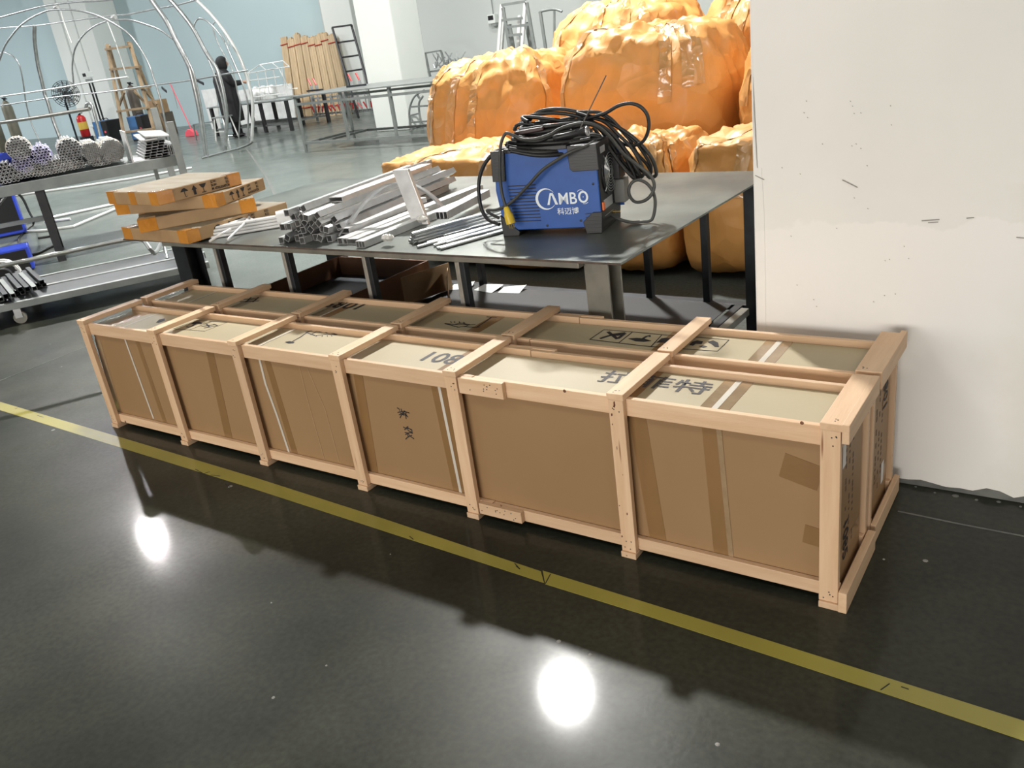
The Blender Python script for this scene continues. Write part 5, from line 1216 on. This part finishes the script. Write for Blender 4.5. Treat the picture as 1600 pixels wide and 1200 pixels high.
for sx in (-1, 1):
    for sy in (-1, 1): build('leg', MB().beam((S0.x+sx*.15, S0.y+sy*.11, zs-.0005), (S0.x+sx*.22, S0.y+sy*.16, 0), .025, .025), GALVB, stl)
build('rung', MB().beam((S0.x-.19, S0.y-.14, .2), (S0.x+.19, S0.y-.14, .2), .018, .018), GALVB, stl)
lf = thing('pipe_stand', 'low rectangular grey pipe frame left of the person in black', 'pipe frame', az(322, 217))
for pa, pb in (((302, 195), (307, 219)), ((302, 195), (334, 190)), ((334, 190), (339, 215))): bl_(pa, pb, az(307, 219).y, .03, .03, GREYP, lf, 'frame_bar')
def board(label, px_poly, Y, m=BOARDW):
    pl_ = [ay(a, b, Y) for a, b in px_poly]
    for v in pl_: v.z = max(v.z, .002)
    o = build('white_board', MB().prism(pl_, (0, .03, 0)), m, None); tag(o, label, 'board'); return o
board('white board leaning at the wall left of the person in black', [(314, 141), (336, 138), (347, 209), (334, 212)], 13.9)
board('long white board standing on the floor behind the black work table', [(367, 142), (455, 130), (462, 186), (378, 200)], 14.2)
# ---------------- timber bundles
for k in range(8):
    base_ = az(459+12.0*k, 180-.9*k); base_.y = min(base_.y, 15.0); b0 = Vector((ay(459+12*k, 180-.9*k, 14.95).x, 14.95, 0)); t0 = ay(443+10.4*k, 56-.9*k, 15.08)
    t0.z += rt.uniform(-.06, .06)
    lab = ['leftmost', 'second from left', 'third from left', 'fourth from left', 'fourth from right', 'third from right', 'second from right', 'rightmost'][k]
    t = thing('timber_bundle', f'{lab} of the eight upright timber bundles tied with red string', 'timber bundle', b0, 'timber bundles leaning at the wall')
    d = (t0-b0)
    for i_ in range(5):
        ox, oy = (i_ % 3-1)*.080, (i_//3)*.055; q = Vector((ox, oy, rt.uniform(0, .05) if i_ else 0))
        build('batten', MB().beam(b0+Vector((ox, oy, .0)), b0+d*(1-rt.random()*.03)+Vector((ox, oy, 0)), .076, .05, (0, 1, 0)), TIMB, t)
    for f_ in (.12, .90-.02*(k % 3)):
        c = b0+d*f_; build('red_string', MB().tube([c+Vector(v) for v in ((-.13, -.035, 0), (.13, -.035, .02), (.13, .09, .01), (-.13, .09, 0), (-.13, -.035, 0))], .014, 5, cap=False), REDS, t)
bf = thing('leaning_metal_ladder', 'tall black ladder-like frame leaning between timber and white column', 'metal frame', vfoot(553, 150, 14.3))
down((519, 43), (541, 118), 14.3, 14.0, .05, .03, BLKS, bf, 'side_bar'); down((549, 39), (568, 108), 14.3, 14.0, .05, .03, BLKS, bf, 'side_bar')
for pa, pb in (((519, 43), (549, 39)), ((526, 67), (554, 63)), ((534, 90), (562, 86)), ((540, 112), (567, 108))): bl_(pa, pb, 14.25, .04, .03, BLKS, bf, 'cross_bar')
# ---------------- grey table frame in the middle distance
zt = .95; NL, NR = az(453, 151, zt), az(692, 125, zt); FLp = az(455, 143, zt)
e1_ = (NR-NL); LT = e1_.length; e1_.normalize(); e2_ = Vector((-e1_.y, e1_.x, 0)); DT = 1.35
def gp(a, b, z): return Vector((NL.x, NL.y, 0))+e1_*a+e2_*b+Z3*z
gt = thing('steel_frame_table', 'grey open steel frame table in front of the white column', 'table', gp(LT/2, DT/2, 0))
build('table_top', MB().obox(gp(0, 0, zt-.02), e1_*LT, e2_*DT, Z3*.02), GREYP, gt, bevel=.002)
for b in (.02, DT-.06):
    build('upper_rail', MB().obox(gp(.05, b, zt-.16), e1_*(LT-.1), e2_*.04, Z3*.04), GREYP, gt); build('lower_rail', MB().obox(gp(.05, b, .14), e1_*(LT-.1), e2_*.04, Z3*.04), GREYP, gt)
    for k in range(4):
        a = .05+(LT-.14)*k/3; build('leg', MB().obox(gp(a, b-.001, 0 if k in (0, 3) else .18), e1_*.042, e2_*.042, Z3*((zt-.021) if k in (0, 3) else zt-.201)), GREYP, gt)
for a in (.06, LT-.1): build('side_rail', MB().obox(gp(a, .061, .14), e1_*.04, e2_*(DT-.122), Z3*.04), GREYP, gt)
build('support_bar', MB().obox(gp(.4, .061, .141), e1_*.04, e2_*(DT-.122), Z3*.036), GREYP, gt)
YC = az(643, 204).y
cf = thing('curved_frame', 'curved ladder-like pipe frame standing behind the grey frame table', 'pipe frame', vfoot(650, 200, YC))
for pts in ([(663, 141), (652, 147), (645, 155), (640, 170), (640, 185), (643, 203)], [(661, 150), (655, 160), (655, 175), (658, 190), (661, 201)]): bent(pts, .02, Y=YC, foot=False, par=cf, m=GREYP)
for pa, pb in (((641, 167), (672, 165)), ((640, 181), (656, 177)), ((643, 191), (676, 189)), ((652, 148), (657, 156))): bl_(pa, pb, YC, .03, .03, GREYP, cf, 'rung')
# clamps with red handles, on the table and behind it
clp = [((548, 121), 'first'), ((560, 119), 'second'), ((493, 128), 'third'), ((486, 132), 'fourth')]
for q, lab in clp:
    c = az(q[0], q[1]+6, zt+.0005); c = gp(max(.1, min(LT-.1, (c-NL).dot(e1_))), DT*.6, zt+.0005)
    t = thing('bar_clamp', {'first': 'red handled clamp on the far edge of the frame table, near the white column', 'second': 'rightmost red handled clamp on the frame table, touching the column view', 'third': 'red handled clamp on the frame table in front of the timber, left one raised', 'fourth': 'leftmost red handled clamp on the frame table in front of the timber'}[lab], 'clamp', c)
    c = gp((apl(q[0], q[1], gp(0, DT*.6, 0), e2_)-NL).dot(e1_), DT*.6, zt+.0005)
    build('clamp_bar', MB().box(c.x-.14, c.x+.14, c.y-.01, c.y+.01, zt+.0008, zt+.03), DARKS, t); build('clamp_jaw', MB().box(c.x-.02, c.x+.02, c.y-.02, c.y+.02, zt+.0305, zt+.10), ALUD, t)
    build('clamp_handle', MB().tube([c+Z3*.10, c+Vector((-.05, 0, .22))], .016, 7), RED, t)
cr_ = thing('clamp_rack', 'long floor rack of red handled clamps below the timber bundles', 'clamp rack', vfoot(540, 185, 13.4))
a0_, a1_ = vfoot(492, 190, 13.9).x, vfoot(588, 180, 13.9).x
build('rack_rail', MB().box(a0_, a1_, 13.90, 13.96, .52, .56), GREYP, cr_); build('rack_rail', MB().box(a0_, a1_, 13.90, 13.96, .14, .18), GREYP, cr_)
for a in (a0_, (a0_+a1_)/2, a1_-.05): build('rack_post', MB().box(a, a+.05, 13.961, 14.00, 0, .60), GREYP, cr_)
for k in range(14):
    x = a0_+.08+(a1_-a0_-.16)*k/13; build('clamp_bar', MB().beam((x, 13.87, .12), (x+.08*math.sin(k*2.1), 13.87, .60), .025, .02), ALUD, cr_); build('clamp_handle', MB().tube([(x+.03, 13.84, .22), (x+.10*math.sin(k), 13.84, .36)], .018, 6), RED, cr_)
# ---------------- far right wall
P = ay(770, 30, YW-.06); sb = thing('wall_socket_box', 'small grey socket box with dark window on the far wall above the bales', 'socket box', P)
s_ = dep(P)/FPX
build('box_body', MB().box(P.x-7*s_, P.x+7*s_, YW-.12, YW-.001, P.z-6*s_, P.z+7*s_), WALLW, sb, bevel=.008); build('dark_window', MB().box(P.x-6*s_, P.x+4*s_, YW-.124, YW-.1205, P.z-1*s_, P.z+5.5*s_), BLK, sb)
build('lower_latch', MB().box(P.x-3*s_, P.x+7*s_, YW-.10, YW-.001, P.z-10*s_, P.z-6.3*s_), LEAD, sb)
build('conduit', MB().tube([Vector((P.x, YW-.02, P.z+7.2*s_)), Vector((P.x, YW-.02, 6.5))], .012, 6), GREYP, sb)
al = thing('metal_ladder', 'silver step ladder standing behind the orange bales', 'ladder', vfoot(806, 50, 9.5))
for pa, pb, m in (((784, 7), (780.5, 57), GALVB), ((786, 12), (793, 55), GREYP), ((821, 1), (817, 55), GALVB), ((823, 4), (832, 56), GREYP)): down(pa, pb, 9.4, 9.4, .045, .03, m, al, 'side_rail')
for pa, pb in (((784, 8), (822, 2)), ((784, 32), (818, 28)), ((791, 43), (828, 38)), ((792, 56), (817, 53))): bl_(pa, pb, 9.4, .035, .035, GREYP, al, 'rung')
for pa, pb, m in (((787.5, 27), (785, 57), GALVB), ((812, 24), (810.5, 56), GALVB), ((796, 38), (799, 56), GREYP), ((822, 35), (826, 56), GREYP)): down(pa, pb, 9.6, 9.6, .05, .03, m, al, 'post')
dk = thing('dark_pipe_stand', 'dark bent pipe stand just left of the rear orange bale', 'stand', vfoot(845, 40, 9.0))
down((844, 18), (848, 45), 9.0, 9.0, .04, .03, GREYP, dk, 'post')
bent([(844, 18), (858, 15), (870, 15), (878, 18)], .018, Y=9.0, foot=False, par=dk, m=GREYP); down((866, 16), (866, 24), 9.0, 9.0, .025, .02, GREYP, dk, 'post')
sr_ = thing('scrap_rack', 'wire rack heaped with silver offcuts right of the white column', 'rack', vfoot(678, 105, 13.0))
down((689, 79), (694, 98), 13, 13, .04, .03, GREYP, sr_, 'post'); down((664.5, 83), (668, 100), 13, 13, .04, .03, GREYP, sr_, 'post'); bl_((664.5, 83), (689, 79), 13, .03, .03, GREYP, sr_, 'top_bar')
A_ = ay(664, 112, 13); B_3 = ay(698, 108, 13)
build('rack_shelf', MB().box(A_.x, B_3.x, 13.04, 13.8, A_.z-.03, A_.z), GREYP, sr_)
mb = MB()
for k in range(26):
    c = Vector((rt.uniform(A_.x+.1, B_3.x-.1), rt.uniform(13.15, 13.7), A_.z+.04)); mb.beam(c, c+Vector((rt.uniform(-.25, .25), rt.uniform(-.1, .1), rt.uniform(.05, .30))), .02, .02)
build('metal_offcuts', mb, GALV, sr_, kind='stuff')
